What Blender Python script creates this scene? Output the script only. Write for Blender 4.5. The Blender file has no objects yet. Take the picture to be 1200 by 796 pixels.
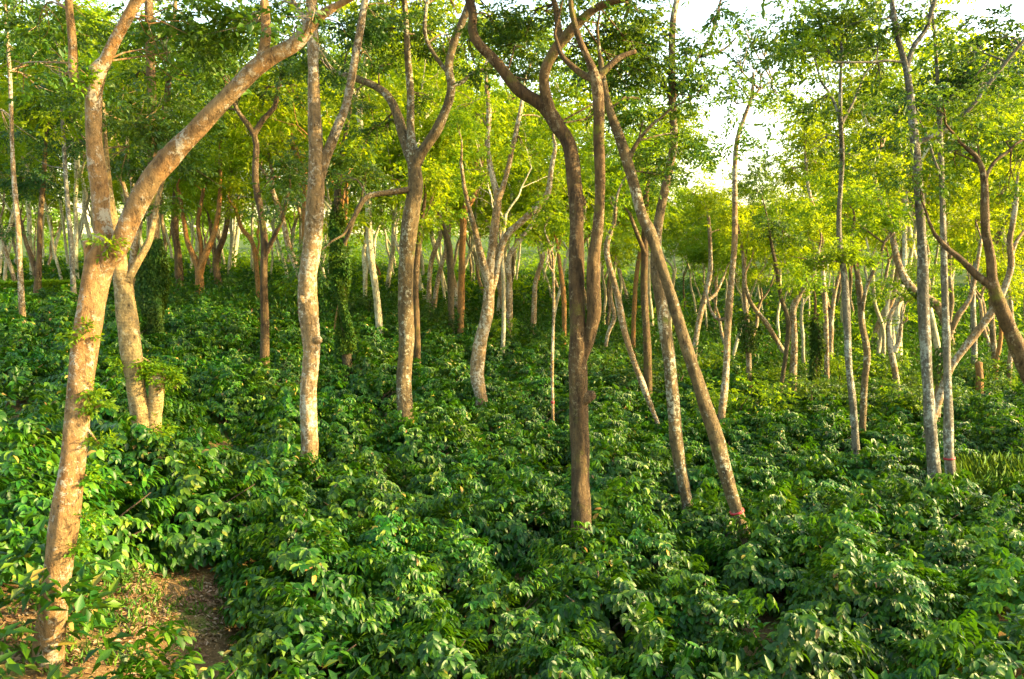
import bpy, math, random
import numpy as np
R = math.radians
SC = bpy.context.scene
COL = SC.collection

# ------------------------------------------------------------------ camera
F = 933.0            # focal length in photograph pixels (1200 wide)
PITCH = math.atan(98.0 / F)
CAMZ = 5.6
cam_d = bpy.data.cameras.new("camera")
cam = bpy.data.objects.new("camera", cam_d)
COL.objects.link(cam)
cam_d.sensor_width = 36.0
cam_d.lens = 36.0 * F / 1200.0
cam_d.clip_start = 0.1
cam_d.clip_end = 3000.0
cam.location = (0, 0, CAMZ)
cam.rotation_euler = (math.pi / 2 - PITCH, 0, 0)
SC.camera = cam

# ------------------------------------------------------------------ light
SUN_EL, SUN_AZ = R(20), R(96)        # azimuth measured clockwise from +Y (straight ahead)
world = bpy.data.worlds.new("World")
SC.world = world
world.use_nodes = True
nt = world.node_tree
sky = nt.nodes.new("ShaderNodeTexSky")
sky.sky_type = 'NISHITA'
sky.sun_disc = False
sky.sun_elevation = SUN_EL
sky.sun_rotation = SUN_AZ
sky.air_density = 1.4
sky.dust_density = 2.0
sky.ozone_density = 0.0
nt.links.new(sky.outputs[0], nt.nodes["Background"].inputs[0])
nt.nodes["Background"].inputs[1].default_value = 0.15
sun_d = bpy.data.lights.new("sun", 'SUN')
sun_d.energy = 4.1
sun_d.angle = R(0.5)
sun_d.color = (1.0, 0.72, 0.33)
sun = bpy.data.objects.new("sun", sun_d)
COL.objects.link(sun)
sd = np.array([math.sin(SUN_AZ) * math.cos(SUN_EL), math.cos(SUN_AZ) * math.cos(SUN_EL), math.sin(SUN_EL)])
sun.location = (30, -5, 30)
import mathutils
sun.rotation_euler = mathutils.Vector(sd).to_track_quat('Z', 'Y').to_euler()
SC.view_settings.view_transform = 'Standard'
SC.view_settings.look = 'None'
SC.view_settings.gamma = 1.0
SC.view_settings.exposure = 2.5
SC.cycles.max_bounces = 6
SC.cycles.diffuse_bounces = 3
SC.cycles.glossy_bounces = 2
SC.cycles.transmission_bounces = 4
SC.cycles.transparent_max_bounces = 4

# ------------------------------------------------------------------ projection helpers
CP, SP = math.cos(PITCH), math.sin(PITCH)
def lift(px, py, Y):
    """world point at ground distance Y seen at photograph pixel (px, py)"""
    u, v = (px - 600.0) / F, (398.0 - py) / F
    dx, dy, dz = u, CP + v * SP, -SP + v * CP
    s = Y / dy
    return np.array([dx * s, Y, CAMZ + dz * s])
def project(p):
    x, y, z = p[0], p[1], p[2] - CAMZ
    d = y * CP - z * SP
    return 600 + F * x / d, 398 - F * (y * SP + z * CP) / d, d

# ------------------------------------------------------------------ terrain (top surface of the coffee, relative to the eye)
T_PX = np.array([-400, 0, 130, 200, 400, 600, 800, 1000, 1200, 1700.])
T_Y = np.array([6, 9, 13, 18, 24, 32, 42, 60, 90, 140, 400.])
T_Z = np.array([
    [-2.6, -2.5, -2.1, -1.8, -1.5, -1.3, -1.1, -0.8, -0.3, 1, 12],
    [-3.0, -2.9, -2.5, -2.0, -1.7, -1.5, -1.3, -1.0, -0.5, 1, 12],
    [-3.2, -3.1, -2.9, -2.5, -2.0, -1.65, -1.35, -1.0, -0.5, 1, 12],
    [-3.9, -3.8, -3.3, -2.9, -2.4, -1.8, -1.4, -1.0, -0.5, 1, 12],
    [-4.3, -4.3, -4.1, -3.8, -3.3, -2.8, -2.3, -1.6, -1.0, 1, 12],
    [-4.4, -4.4, -4.4, -4.2, -3.9, -3.6, -3.2, -2.6, -1.8, 1, 11],
    [-4.4, -4.4, -4.5, -4.5, -4.4, -4.4, -4.3, -3.8, -2.8, 0, 10],
    [-4.4, -4.4, -4.5, -4.5, -4.5, -4.8, -5.0, -4.6, -3.6, 0, 9],
    [-4.3, -4.3, -4.4, -4.4, -4.4, -4.8, -5.0, -4.6, -3.6, 0, 9],
    [-4.2, -4.2, -4.3, -4.3, -4.3, -4.6, -4.8, -4.4, -3.4, 0, 9]])
BUSH_H = 1.15
def canopy(x, y):
    """height of the coffee tops (world z), bilinear in bearing and log distance"""
    x = np.asarray(x, float); y = np.asarray(y, float)
    yy = np.clip(y, 6, 400)
    px = np.clip(600 + F * x / yy, -400, 1700)
    i = np.clip(np.searchsorted(T_PX, px, side='right') - 1, 0, len(T_PX) - 2)
    a = (px - T_PX[i]) / (T_PX[i + 1] - T_PX[i])
    a = a * a * (3 - 2 * a)
    ly, LY = np.log(yy), np.log(T_Y)
    j = np.clip(np.searchsorted(LY, ly, side='right') - 1, 0, len(LY) - 2)
    b = (ly - LY[j]) / (LY[j + 1] - LY[j])
    z = (T_Z[i, j] * (1 - a) + T_Z[i + 1, j] * a) * (1 - b) + (T_Z[i, j + 1] * (1 - a) + T_Z[i + 1, j + 1] * a) * b
    return z + CAMZ
def ground_z(x, y):
    return canopy(x, y) - BUSH_H + 0.07 * np.sin(np.asarray(x) * 1.3 + 0.4) * np.cos(np.asarray(y) * 1.1) + 0.04 * np.sin(np.asarray(x) * 2.9) * np.sin(np.asarray(y) * 2.3)
def hit(px, py, off=0.0):
    """distance at which the ray through a pixel meets the coffee tops lowered by off"""
    lo = 5.0
    for Y in np.arange(5.0, 140, 0.05):
        p = lift(px, py, Y)
        if p[2] < float(canopy(p[0], p[1])) - off:
            return Y
    return 100.0

# ------------------------------------------------------------------ mesh helpers
class MB:
    """collects vertices and triangles / quads and links them as ONE mesh object"""
    def __init__(self):
        self.v, self.t, self.q, self.n = [], [], [], 0
    def add(self, v, t=None, q=None):
        v = np.asarray(v, float)
        if t is not None and len(t): self.t.append(np.asarray(t, np.int64) + self.n)
        if q is not None and len(q): self.q.append(np.asarray(q, np.int64) + self.n)
        self.v.append(v); self.n += len(v)
    def mesh(self, name, mat, origin=(0, 0, 0), smooth=True):
        v = np.concatenate(self.v) - np.asarray(origin)
        t = np.concatenate(self.t) if self.t else np.zeros((0, 3), np.int64)
        q = np.concatenate(self.q) if self.q else np.zeros((0, 4), np.int64)
        me = bpy.data.meshes.new(name)
        me.vertices.add(len(v)); me.vertices.foreach_set('co', v.astype(np.float32).ravel())
        nl = len(t) * 3 + len(q) * 4
        me.loops.add(nl)
        me.loops.foreach_set('vertex_index', np.concatenate([t.ravel(), q.ravel()]).astype(np.int32))
        me.polygons.add(len(t) + len(q))
        st = np.concatenate([np.arange(len(t)) * 3, len(t) * 3 + np.arange(len(q)) * 4]).astype(np.int32)
        me.polygons.foreach_set('loop_start', st)
        me.update(calc_edges=True)
        me.polygons.foreach_set('use_smooth', np.full(len(me.polygons), smooth))
        me.materials.append(mat)
        return me
    def build(self, name, mat, parent=None, origin=(0, 0, 0), smooth=True):
        o = bpy.data.objects.new(name, self.mesh(name, mat, origin, smooth))
        COL.objects.link(o)
        if parent is not None: o.parent = parent
        return o

def tag(o, label=None, cat=None, group=None, kind=None):
    if label: o['label'] = label
    if cat: o['category'] = cat
    if group: o['group'] = group
    if kind: o['kind'] = kind
    return o
def empty(name, loc):
    o = bpy.data.objects.new(name, None)
    o.empty_display_size = 0.3
    o.location = loc
    COL.objects.link(o)
    return o
def copy_tree(src, loc, rz=0.0, sc=1.0):
    c = src.copy(); COL.objects.link(c)
    c.location = loc; c.rotation_euler = (0, 0, rz)
    c.scale = (sc, sc, sc) if np.isscalar(sc) else sc
    for ch in src.children:
        d = ch.copy(); COL.objects.link(d); d.parent = c
    return c

def smooth_path(pts, rad, step):
    """Catmull-Rom resampling of a poly-line with radii"""
    pts = np.asarray(pts, float); rad = np.asarray(rad, float)
    if len(pts) < 2: return pts, rad
    P = np.vstack([2 * pts[0] - pts[1], pts, 2 * pts[-1] - pts[-2]])
    op, orr = [], []
    for k in range(len(pts) - 1):
        p0, p1, p2, p3 = P[k], P[k + 1], P[k + 2], P[k + 3]
        n = max(2, int(np.linalg.norm(p2 - p1) / step) + 1)
        s = np.linspace(0, 1, n, endpoint=False)[:, None]
        op.append(0.5 * ((2 * p1) + (-p0 + p2) * s + (2 * p0 - 5 * p1 + 4 * p2 - p3) * s ** 2 + (-p0 + 3 * p1 - 3 * p2 + p3) * s ** 3))
        orr.append((rad[k] * (1 - s) + rad[k + 1] * s)[:, 0])
    op.append(pts[-1:]); orr.append(rad[-1:])
    return np.concatenate(op), np.concatenate(orr)

def tube(mb, pts, rad, sides=10, lump=0.06, rng=None, cap=True):
    pts = np.asarray(pts, float); rad = np.asarray(rad, float)
    n = len(pts)
    if n < 2: return
    tg = np.gradient(pts, axis=0)
    tg /= np.linalg.norm(tg, axis=1)[:, None] + 1e-9
    ref = np.array([1.0, 0.13, 0.0])
    if abs(tg[0] @ ref) > 0.85: ref = np.array([0.1, 1.0, 0.2])
    us = np.zeros_like(pts)
    u = ref
    for k in range(n):
        u = u - tg[k] * (u @ tg[k]); u = u / (np.linalg.norm(u) + 1e-9); us[k] = u
    ws = np.cross(tg, us)
    th = np.linspace(0, 2 * math.pi, sides, endpoint=False)
    rr = np.repeat(rad[:, None], sides, 1)
    if lump and rng is not None:
        L = np.concatenate([[0], np.cumsum(np.linalg.norm(np.diff(pts, axis=0), axis=1))])
        r0 = rad.mean() + 1e-6
        for m, fr, am in ((1, 0.55, 1.0), (2, 1.1, 0.9), (3, 2.1, 0.6), (4, 4.0, 0.4)):
            ph = rng.uniform(0, 6.28, 2)
            rr = rr * (1 + lump * am * np.sin(m * th[None, :] + ph[0] + 0.8 * np.sin(L * fr)[:, None] * 2) * np.sin(L[:, None] * fr / (r0 * 4 + 0.3) + ph[1]))
    if lump and rng is not None and sides >= 9:
        base = pts[:, None, :] + rr[:, :, None] * (np.cos(th)[None, :, None] * us[:, None, :] + np.sin(th)[None, :, None] * ws[:, None, :])
        f = np.zeros(rr.shape)
        for fr, am in ((5, 1.0), (9, 0.8), (17, 0.6), (31, 0.45)):
            for _ in range(3):
                kv = norm(rng.normal(0, 1, 3) * np.array([1, 1, 0.45])) * fr
                f += am * np.sin(base @ kv + rng.uniform(0, 6.28))
        rr = rr * (1 + 0.022 * f * min(1.0, lump / 0.06))
    v = pts[:, None, :] + rr[:, :, None] * (np.cos(th)[None, :, None] * us[:, None, :] + np.sin(th)[None, :, None] * ws[:, None, :])
    v = v.reshape(-1, 3)
    a = (np.arange(n - 1)[:, None] * sides + np.arange(sides)[None, :])
    b = (np.arange(n - 1)[:, None] * sides + (np.arange(sides)[None, :] + 1) % sides)
    q = np.stack([a, b, b + sides, a + sides], -1).reshape(-1, 4)
    t = []
    if cap:
        v = np.vstack([v, pts[-1:] + tg[-1:] * rad[-1] * 0.4])
        e = (n - 1) * sides; c = n * sides
        t = [(e + k, e + (k + 1) % sides, c) for k in range(sides)]
    mb.add(v, t, q)

def norm(a):
    return a / (np.linalg.norm(a, axis=-1, keepdims=True) + 1e-9)

def leaves(mb, base, d, nrm, L, W, fold=0.25, droop=0.25, detail=False):
    """one folded leaf per row: base point, direction, face normal, length, width"""
    d = norm(d); side = norm(np.cross(d, nrm)); up = np.cross(side, d)
    L = L[:, None]; W = W[:, None] / 2
    n = len(base)
    if not detail:
        m = base + d * L * 0.45
        tip = base + d * L - up * L * droop
        v = np.stack([base, m - side * W + up * W * fold, tip, m + side * W + up * W * fold], 1).reshape(-1, 3)
        i = np.arange(n)[:, None] * 4
        t = np.concatenate([i + np.array([0, 2, 1]), i + np.array([0, 3, 2])])
        mb.add(v, t)
    else:
        c1 = base + d * L * 0.33 - up * L * droop * 0.10
        c2 = base + d * L * 0.68 - up * L * droop * 0.45
        tip = base + d * L * 0.98 - up * L * droop
        v = np.stack([base, c1 - side * W * 0.88 + up * W * fold, c1, c1 + side * W * 0.88 + up * W * fold,
                      c2 - side * W * 0.82 + up * W * fold, c2, c2 + side * W * 0.82 + up * W * fold, tip], 1).reshape(-1, 3)
        i = np.arange(n)[:, None] * 8
        t = np.concatenate([i + np.array(x) for x in ((0, 2, 1), (0, 3, 2), (4, 5, 7), (5, 6, 7))])
        q = np.concatenate([i + np.array(x) for x in ((1, 2, 5, 4), (2, 3, 6, 5))])
        mb.add(v, t, q)

def clump_leaves(mb, rng, c, r, n_spray, leaf, k=7, flat=0.6, hang=0.35):
    """a foliage clump: sprays of k leaflets gathered round a few sub-centres"""
    c = np.asarray(c, float)
    ns = max(3, int(5 + r * 3))
    sub = rng.normal(0, 1, (ns, 3)); sub = norm(sub) * (rng.random((ns, 1)) ** 0.5)
    sub = c + sub * np.array([r, r, r * flat]) * 0.85
    which = rng.integers(0, ns, n_spray)
    p = sub[which] + rng.normal(0, 1, (n_spray, 3)) * np.array([0.26, 0.26, 0.15]) * r
    u = norm(p - c + rng.normal(0, 0.5, (n_spray, 3)) * r) * np.array([1, 1, 0.5]) + np.array([0, 0, -hang]) + rng.normal(0, 0.25, (n_spray, 3))
    u = norm(u)
    nr = norm(np.array([0, 0, 1.0]) + rng.normal(0, 0.42, (n_spray, 3)))
    v = norm(np.cross(u, nr))
    sl = leaf * rng.uniform(1.6, 2.8, n_spray)
    j = np.arange(k)
    tt = (j + 0.6) / k
    sgn = np.where(j % 2 == 0, 1.0, -1.0); sgn[-1] = 0
    B = p[:, None, :] + u[:, None, :] * (sl[:, None] * tt[None, :])[:, :, None]
    D = u[:, None, :] * 0.7 + v[:, None, :] * (sgn * 0.9)[None, :, None] + rng.normal(0, 0.22, (n_spray, k, 3))
    N = nr[:, None, :] + rng.normal(0, 0.35, (n_spray, k, 3))
    LL = leaf * rng.uniform(0.7, 1.25, (n_spray, k))
    leaves(mb, B.reshape(-1, 3), D.reshape(-1, 3), N.reshape(-1, 3), LL.ravel(), LL.ravel() * rng.uniform(0.42, 0.58, LL.size), fold=0.3, droop=0.2)

# ------------------------------------------------------------------ materials
def new_mat(name):
    m = bpy.data.materials.new(name); m.use_nodes = True
    n = m.node_tree.nodes; n.clear()
    return m, n, m.node_tree.links
def ramp(n, stops):
    r = n.new('ShaderNodeValToRGB')
    e = r.color_ramp.elements
    while len(e) > 1: e.remove(e[-1])
    for k, (p, c) in enumerate(stops):
        x = e[0] if k == 0 else e.new(p)
        x.position = p; x.color = (c[0], c[1], c[2], 1)
    return r
def mixc(n, l, fac, a, b):
    m = n.new('ShaderNodeMix'); m.data_type = 'RGBA'
    for s, x in ((0, fac), (6, a), (7, b)):
        if isinstance(x, (int, float)): m.inputs[s].default_value = x
        elif isinstance(x, tuple): m.inputs[s].default_value = (x[0], x[1], x[2], 1)
        else: l.new(x, m.inputs[s])
    return m.outputs[2]
def noise(n, l, co, scale, detail=4, rough=0.6):
    t = n.new('ShaderNodeTexNoise'); t.inputs['Scale'].default_value = scale
    t.inputs['Detail'].default_value = detail; t.inputs['Roughness'].default_value = rough
    if co is not None: l.new(co, t.inputs['Vector'])
    return t
def thresh(n, l, v, lo, hi):
    m = n.new('ShaderNodeMapRange'); m.interpolation_type = 'SMOOTHSTEP'
    m.inputs[1].default_value = lo; m.inputs[2].default_value = hi
    l.new(v, m.inputs[0]); return m.outputs[0]

def leaf_mat(name, stops, trans=0.35, rough=0.42, tcol=None, clump=1.2, spec=0.5):
    m, n, l = new_mat(name)
    geo = n.new('ShaderNodeNewGeometry'); oi = n.new('ShaderNodeObjectInfo')
    rp = ramp(n, stops)
    l.new(geo.outputs['Random Per Island'], rp.inputs[0])
    nz = noise(n, l, geo.outputs['Position'], clump, 2)
    hs = n.new('ShaderNodeHueSaturation')
    a = n.new('ShaderNodeMapRange'); a.inputs[3].default_value = 0.48; a.inputs[4].default_value = 0.528
    a.inputs[1].default_value = 0.3; a.inputs[2].default_value = 0.7
    l.new(nz.outputs[0], a.inputs[0])
    b = n.new('ShaderNodeMapRange'); b.inputs[3].default_value = 0.75; b.inputs[4].default_value = 1.25
    l.new(oi.outputs['Random'], b.inputs[0])
    inv = n.new('ShaderNodeMath'); inv.operation = 'SUBTRACT'; inv.inputs[0].default_value = 1.0
    l.new(a.outputs[0], inv.inputs[1])
    l.new(inv.outputs[0], hs.inputs['Hue']); l.new(b.outputs[0], hs.inputs['Value']); l.new(rp.outputs[0], hs.inputs['Color'])
    pb = n.new('ShaderNodeBsdfPrincipled')
    l.new(hs.outputs[0], pb.inputs['Base Color'])
    pb.inputs['Roughness'].default_value = rough
    pb.inputs['Specular IOR Level'].default_value = spec
    tr = n.new('ShaderNodeBsdfTranslucent')
    tc = mixc(n, l, 0.6, hs.outputs[0], tcol or (0.16, 0.22, 0.01))
    l.new(tc, tr.inputs['Color'])
    mx = n.new('ShaderNodeMixShader'); mx.inputs[0].default_value = trans
    l.new(pb.outputs[0], mx.inputs[1]); l.new(tr.outputs[0], mx.inputs[2])
    out = n.new('ShaderNodeOutputMaterial'); l.new(mx.outputs[0], out.inputs[0])
    return m

def bark_mat(name, c1, c2, lichen, l_amt, moss_amt, moss=(0.10, 0.12, 0.02), scale=1.0, rings=0.0, zs=0.45):
    m, n, l = new_mat(name)
    tc = n.new('ShaderNodeTexCoord'); mp = n.new('ShaderNodeMapping')
    oi = n.new('ShaderNodeObjectInfo')
    mp.inputs['Scale'].default_value = (1, 1, zs)
    l.new(tc.outputs['Object'], mp.inputs[0])
    co, raw = mp.outputs[0], tc.outputs['Object']
    n1 = noise(n, l, raw, 2.2 * scale, 5)
    col = mixc(n, l, thresh(n, l, n1.outputs[0], 0.35, 0.65), c1, c2)
    n2 = noise(n, l, co, 16 * scale, 6, 0.7)
    mul = n.new('ShaderNodeMix'); mul.data_type = 'RGBA'; mul.blend_type = 'MULTIPLY'; mul.inputs[0].default_value = 1.0
    r2 = ramp(n, [(0.32, (0.25, 0.22, 0.18)), (0.47, (0.85, 0.84, 0.82)), (0.62, (1.25, 1.22, 1.15))]); l.new(n2.outputs[0], r2.inputs[0])
    l.new(col, mul.inputs[6]); l.new(r2.outputs[0], mul.inputs[7])
    col = mul.outputs[2]
    n3 = noise(n, l, raw, 13 * scale, 8, 0.78)
    n3b = noise(n, l, co, 2.6 * scale, 3)
    av = n.new('ShaderNodeMath'); av.operation = 'MULTIPLY_ADD'; av.inputs[1].default_value = 0.35; l.new(n3b.outputs[0], av.inputs[0])
    sc3 = n.new('ShaderNodeMath'); sc3.operation = 'MULTIPLY'; sc3.inputs[1].default_value = 0.65; l.new(n3.outputs[0], sc3.inputs[0]); l.new(sc3.outputs[0], av.inputs[2])
    col = mixc(n, l, thresh(n, l, av.outputs[0], 0.60 - l_amt, 0.66 - l_amt), col, lichen)
    n4 = noise(n, l, raw, 1.7 * scale, 6, 0.7)
    col = mixc(n, l, thresh(n, l, n4.outputs[0], 0.72 - moss_amt, 0.85 - moss_amt), col, moss)
    n5 = noise(n, l, raw, 26 * scale, 3, 0.6)
    col = mixc(n, l, thresh(n, l, n5.outputs[0], 0.66, 0.72), col, (0.05, 0.035, 0.02))
    hs = n.new('ShaderNodeHueSaturation')
    b = n.new('ShaderNodeMapRange'); b.inputs[3].default_value = 0.8; b.inputs[4].default_value = 1.2
    l.new(oi.outputs['Random'], b.inputs[0]); l.new(b.outputs[0], hs.inputs['Value']); l.new(col, hs.inputs['Color'])
    pb = n.new('ShaderNodeBsdfPrincipled'); pb.inputs['Roughness'].default_value = 0.85
    pb.inputs['Specular IOR Level'].default_value = 0.25
    l.new(hs.outputs[0], pb.inputs['Base Color'])
    bp = n.new('ShaderNodeBump'); bp.inputs['Strength'].default_value = 1.0; bp.inputs['Distance'].default_value = 0.07
    ad = n.new('ShaderNodeMath'); ad.operation = 'ADD'
    l.new(n2.outputs[0], ad.inputs[0]); l.new(n3.outputs[0], ad.inputs[1])
    h = ad.outputs[0]
    if rings:
        w = n.new('ShaderNodeTexWave'); w.bands_direction = 'Z'; w.inputs['Scale'].default_value = 5.5
        w.inputs['Distortion'].default_value = 3.0; w.inputs['Detail'].default_value = 3; l.new(raw, w.inputs[0])
        a2 = n.new('ShaderNodeMath'); a2.operation = 'MULTIPLY_ADD'; a2.inputs[1].default_value = rings
        l.new(w.outputs[1], a2.inputs[0]); l.new(h, a2.inputs[2]); h = a2.outputs[0]
    l.new(h, bp.inputs['Height']); l.new(bp.outputs[0], pb.inputs['Normal'])
    out = n.new('ShaderNodeOutputMaterial'); l.new(pb.outputs[0], out.inputs[0])
    return m

def plain_mat(name, c, rough=0.7, c2=None, scale=12):
    m, n, l = new_mat(name)
    pb = n.new('ShaderNodeBsdfPrincipled'); pb.inputs['Roughness'].default_value = rough
    tc = n.new('ShaderNodeTexCoord')
    nz = noise(n, l, tc.outputs['Object'], scale, 4)
    l.new(mixc(n, l, thresh(n, l, nz.outputs[0], 0.35, 0.65), c, c2 or tuple(x * 0.6 for x in c)), pb.inputs['Base Color'])
    out = n.new('ShaderNodeOutputMaterial'); l.new(pb.outputs[0], out.inputs[0])
    return m

BARK = dict(
    warm=bark_mat('bark_warm', (0.31, 0.175, 0.06), (0.30, 0.205, 0.09), (0.46, 0.42, 0.31), 0.085, 0.07),
    ringed=bark_mat('bark_ringed', (0.349, 0.246, 0.095), (0.242, 0.193, 0.085), (0.446, 0.407, 0.247), 0.06, 0.07, rings=0.10),
    speckled=bark_mat('bark_speckled', (0.165, 0.123, 0.057), (0.102, 0.075, 0.033), (0.388, 0.385, 0.275), 0.07, 0.12),
    brown=bark_mat('bark_brown', (0.075, 0.047, 0.02), (0.135, 0.09, 0.038), (0.25, 0.20, 0.11), 0.06, 0.18, moss=(0.12, 0.115, 0.018), zs=0.2),
    grey=bark_mat('bark_grey', (0.175, 0.166, 0.119), (0.121, 0.112, 0.081), (0.388, 0.412, 0.332), 0.08, 0.05),
    pale=bark_mat('bark_pale', (0.28, 0.19, 0.085), (0.175, 0.125, 0.06), (0.44, 0.40, 0.29), 0.10, 0.08),
    white=bark_mat('bark_white', (0.466, 0.428, 0.257), (0.349, 0.310, 0.180), (0.582, 0.589, 0.427), 0.09, 0.03),
    orange=bark_mat('bark_orange', (0.291, 0.139, 0.033), (0.213, 0.128, 0.048), (0.349, 0.246, 0.114), 0.0, 0.06),
    dark=bark_mat('bark_dark', (0.078, 0.059, 0.028), (0.116, 0.096, 0.048), (0.242, 0.225, 0.152), 0.02, 0.14),
)
LEAF = dict(
    mid=leaf_mat('leaf_mid', [(0, (0.022, 0.070, 0.006)), (0.5, (0.034, 0.105, 0.006)), (0.9, (0.062, 0.14, 0.008)), (1, (0.10, 0.17, 0.01))], 0.42, clump=0.9, tcol=(0.14, 0.21, 0.004), rough=0.5, spec=0.35),
    deep=leaf_mat('leaf_deep', [(0, (0.013, 0.048, 0.008)), (0.6, (0.022, 0.078, 0.010)), (1, (0.04, 0.105, 0.01))], 0.34, clump=0.9, tcol=(0.07, 0.15, 0.01), rough=0.5, spec=0.35),
    yellow=leaf_mat('leaf_yellow', [(0, (0.09, 0.18, 0.003)), (0.5, (0.145, 0.245, 0.003)), (1, (0.22, 0.28, 0.004))], 0.55, clump=0.35, tcol=(0.42, 0.50, 0.002), rough=0.55, spec=0.25),
    lime=leaf_mat('leaf_lime', [(0, (0.055, 0.15, 0.004)), (0.5, (0.09, 0.20, 0.004)), (1, (0.15, 0.24, 0.004))], 0.52, clump=0.5, tcol=(0.32, 0.45, 0.002), rough=0.55, spec=0.25),
    coffee=leaf_mat('leaf_coffee', [(0, (0.008, 0.045, 0.003)), (0.45, (0.016, 0.080, 0.003)), (0.8, (0.034, 0.118, 0.003)), (0.955, (0.085, 0.17, 0.004)), (0.985, (0.12, 0.20, 0.018)), (0.993, (0.30, 0.22, 0.03)), (1, (0.28, 0.16, 0.05))], 0.28, 0.46, clump=1.1, tcol=(0.11, 0.27, 0.003), spec=0.30),
    ivy=leaf_mat('leaf_ivy', [(0, (0.012, 0.045, 0.004)), (0.6, (0.024, 0.075, 0.005)), (1, (0.06, 0.12, 0.008))], 0.25, clump=1.5, rough=0.6, spec=0.2),
)
M_STEM = bark_mat('bark_coffee', (0.16, 0.11, 0.07), (0.10, 0.07, 0.05), (0.28, 0.24, 0.18), 0.0, 0.0, scale=3)
M_RED = plain_mat('red_paint', (0.34, 0.012, 0.016), 0.6, (0.22, 0.02, 0.02))

# ground
def ground_mat():
    m, n, l = new_mat('plantation_soil')
    tc = n.new('ShaderNodeTexCoord'); co = tc.outputs['Object']
    a = noise(n, l, co, 0.9, 6, 0.65); b = noise(n, l, co, 14, 6, 0.7); c = noise(n, l, co, 0.35, 4)
    col = mixc(n, l, thresh(n, l, b.outputs[0], 0.35, 0.65), (0.085, 0.052, 0.02), (0.18, 0.115, 0.045))
    col = mixc(n, l, thresh(n, l, a.outputs[0], 0.52, 0.66), col, (0.10, 0.13, 0.02))
    sx = n.new('ShaderNodeSeparateXYZ'); l.new(co, sx.inputs[0])
    col = mixc(n, l, thresh(n, l, sx.outputs[1], 44, 60), col, (0.05, 0.085, 0.012))
    v = n.new('ShaderNodeTexVoronoi'); v.inputs['Scale'].default_value = 22; l.new(co, v.inputs[0])
    col = mixc(n, l, thresh(n, l, v.outputs[0], 0.22, 0.12), col, (0.34, 0.24, 0.13))
    pb = n.new('ShaderNodeBsdfPrincipled'); pb.inputs['Roughness'].default_value = 0.95
    pb.inputs['Specular IOR Level'].default_value = 0.1
    l.new(col, pb.inputs['Base Color'])
    bp = n.new('ShaderNodeBump'); bp.inputs['Strength'].default_value = 0.8; bp.inputs['Distance'].default_value = 0.05
    l.new(b.outputs[0], bp.inputs['Height']); l.new(bp.outputs[0], pb.inputs['Normal'])
    out = n.new('ShaderNodeOutputMaterial'); l.new(pb.outputs[0], out.inputs[0])
    return m
def axis(lo, mid0, mid1, hi, fine, coarse_n):
    a = np.arange(mid0, mid1 + fine / 2, fine)
    l = mid0 - np.geomspace(1, mid0 - lo + 1, coarse_n)[::-1][:-1] + 1 - 0
    h = mid1 + np.geomspace(1, hi - mid1 + 1, coarse_n)[1:] - 1
    return np.concatenate([l, a, h])
gx = axis(-500, -22, 22, 500, 0.45, 40); gy = axis(-60, 4, 50, 700, 0.45, 45)
X, Y = np.meshgrid(gx, gy)
Z = ground_z(X, Y)
mb = MB(); nx = len(gx)
ii = (np.arange(len(gy) - 1)[:, None] * nx + np.arange(nx - 1)[None, :]).ravel()
mb.add(np.stack([X.ravel(), Y.ravel(), Z.ravel()], 1), None, np.stack([ii, ii + 1, ii + 1 + nx, ii + nx], 1))
tag(mb.build('ground', ground_mat()), kind='structure')

# ------------------------------------------------------------------ traced trees
# every stem: list of (px, py, width in px) in the photograph; the first stem is the trunk (from its foot upward)
TREES = []   # records for labels and relations: dict(root, short, base, px, py)
def grow(rng, mb, tips, p, d, r, length, level, leafr):
    """side twigs beyond the end of a traced limb, out of the frame or into the crown"""
    n = 5
    pts = [p]; q = p.copy(); dd = d / np.linalg.norm(d)
    for k in range(n):
        dd = norm(dd + rng.normal(0, 0.17, 3) + np.array([0, 0, 0.05]))
        q = q + dd * length / n; pts.append(q.copy())
    rad = np.linspace(r, r * 0.55, n + 1)
    pp, rr = smooth_path(pts, rad, 0.25)
    tube(mb, pp, rr, 6 if r < 0.06 else 9, 0.05, rng)
    if level <= 0 or r < 0.012:
        tips.append((q, leafr)); return
    for k in range(3 if level > 1 else 2):
        s = rng.normal(0, 1, 3); s -= dd * (s @ dd); s = norm(s)
        nd = norm(dd + s * rng.uniform(0.45, 0.95) + np.array([0, 0, 0.1]))
        grow(rng, mb, tips, q if k < 2 else pts[3], nd, rr[-1] * rng.uniform(0.6, 0.8), length * rng.uniform(0.6, 0.85), level - 1, leafr)

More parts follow.
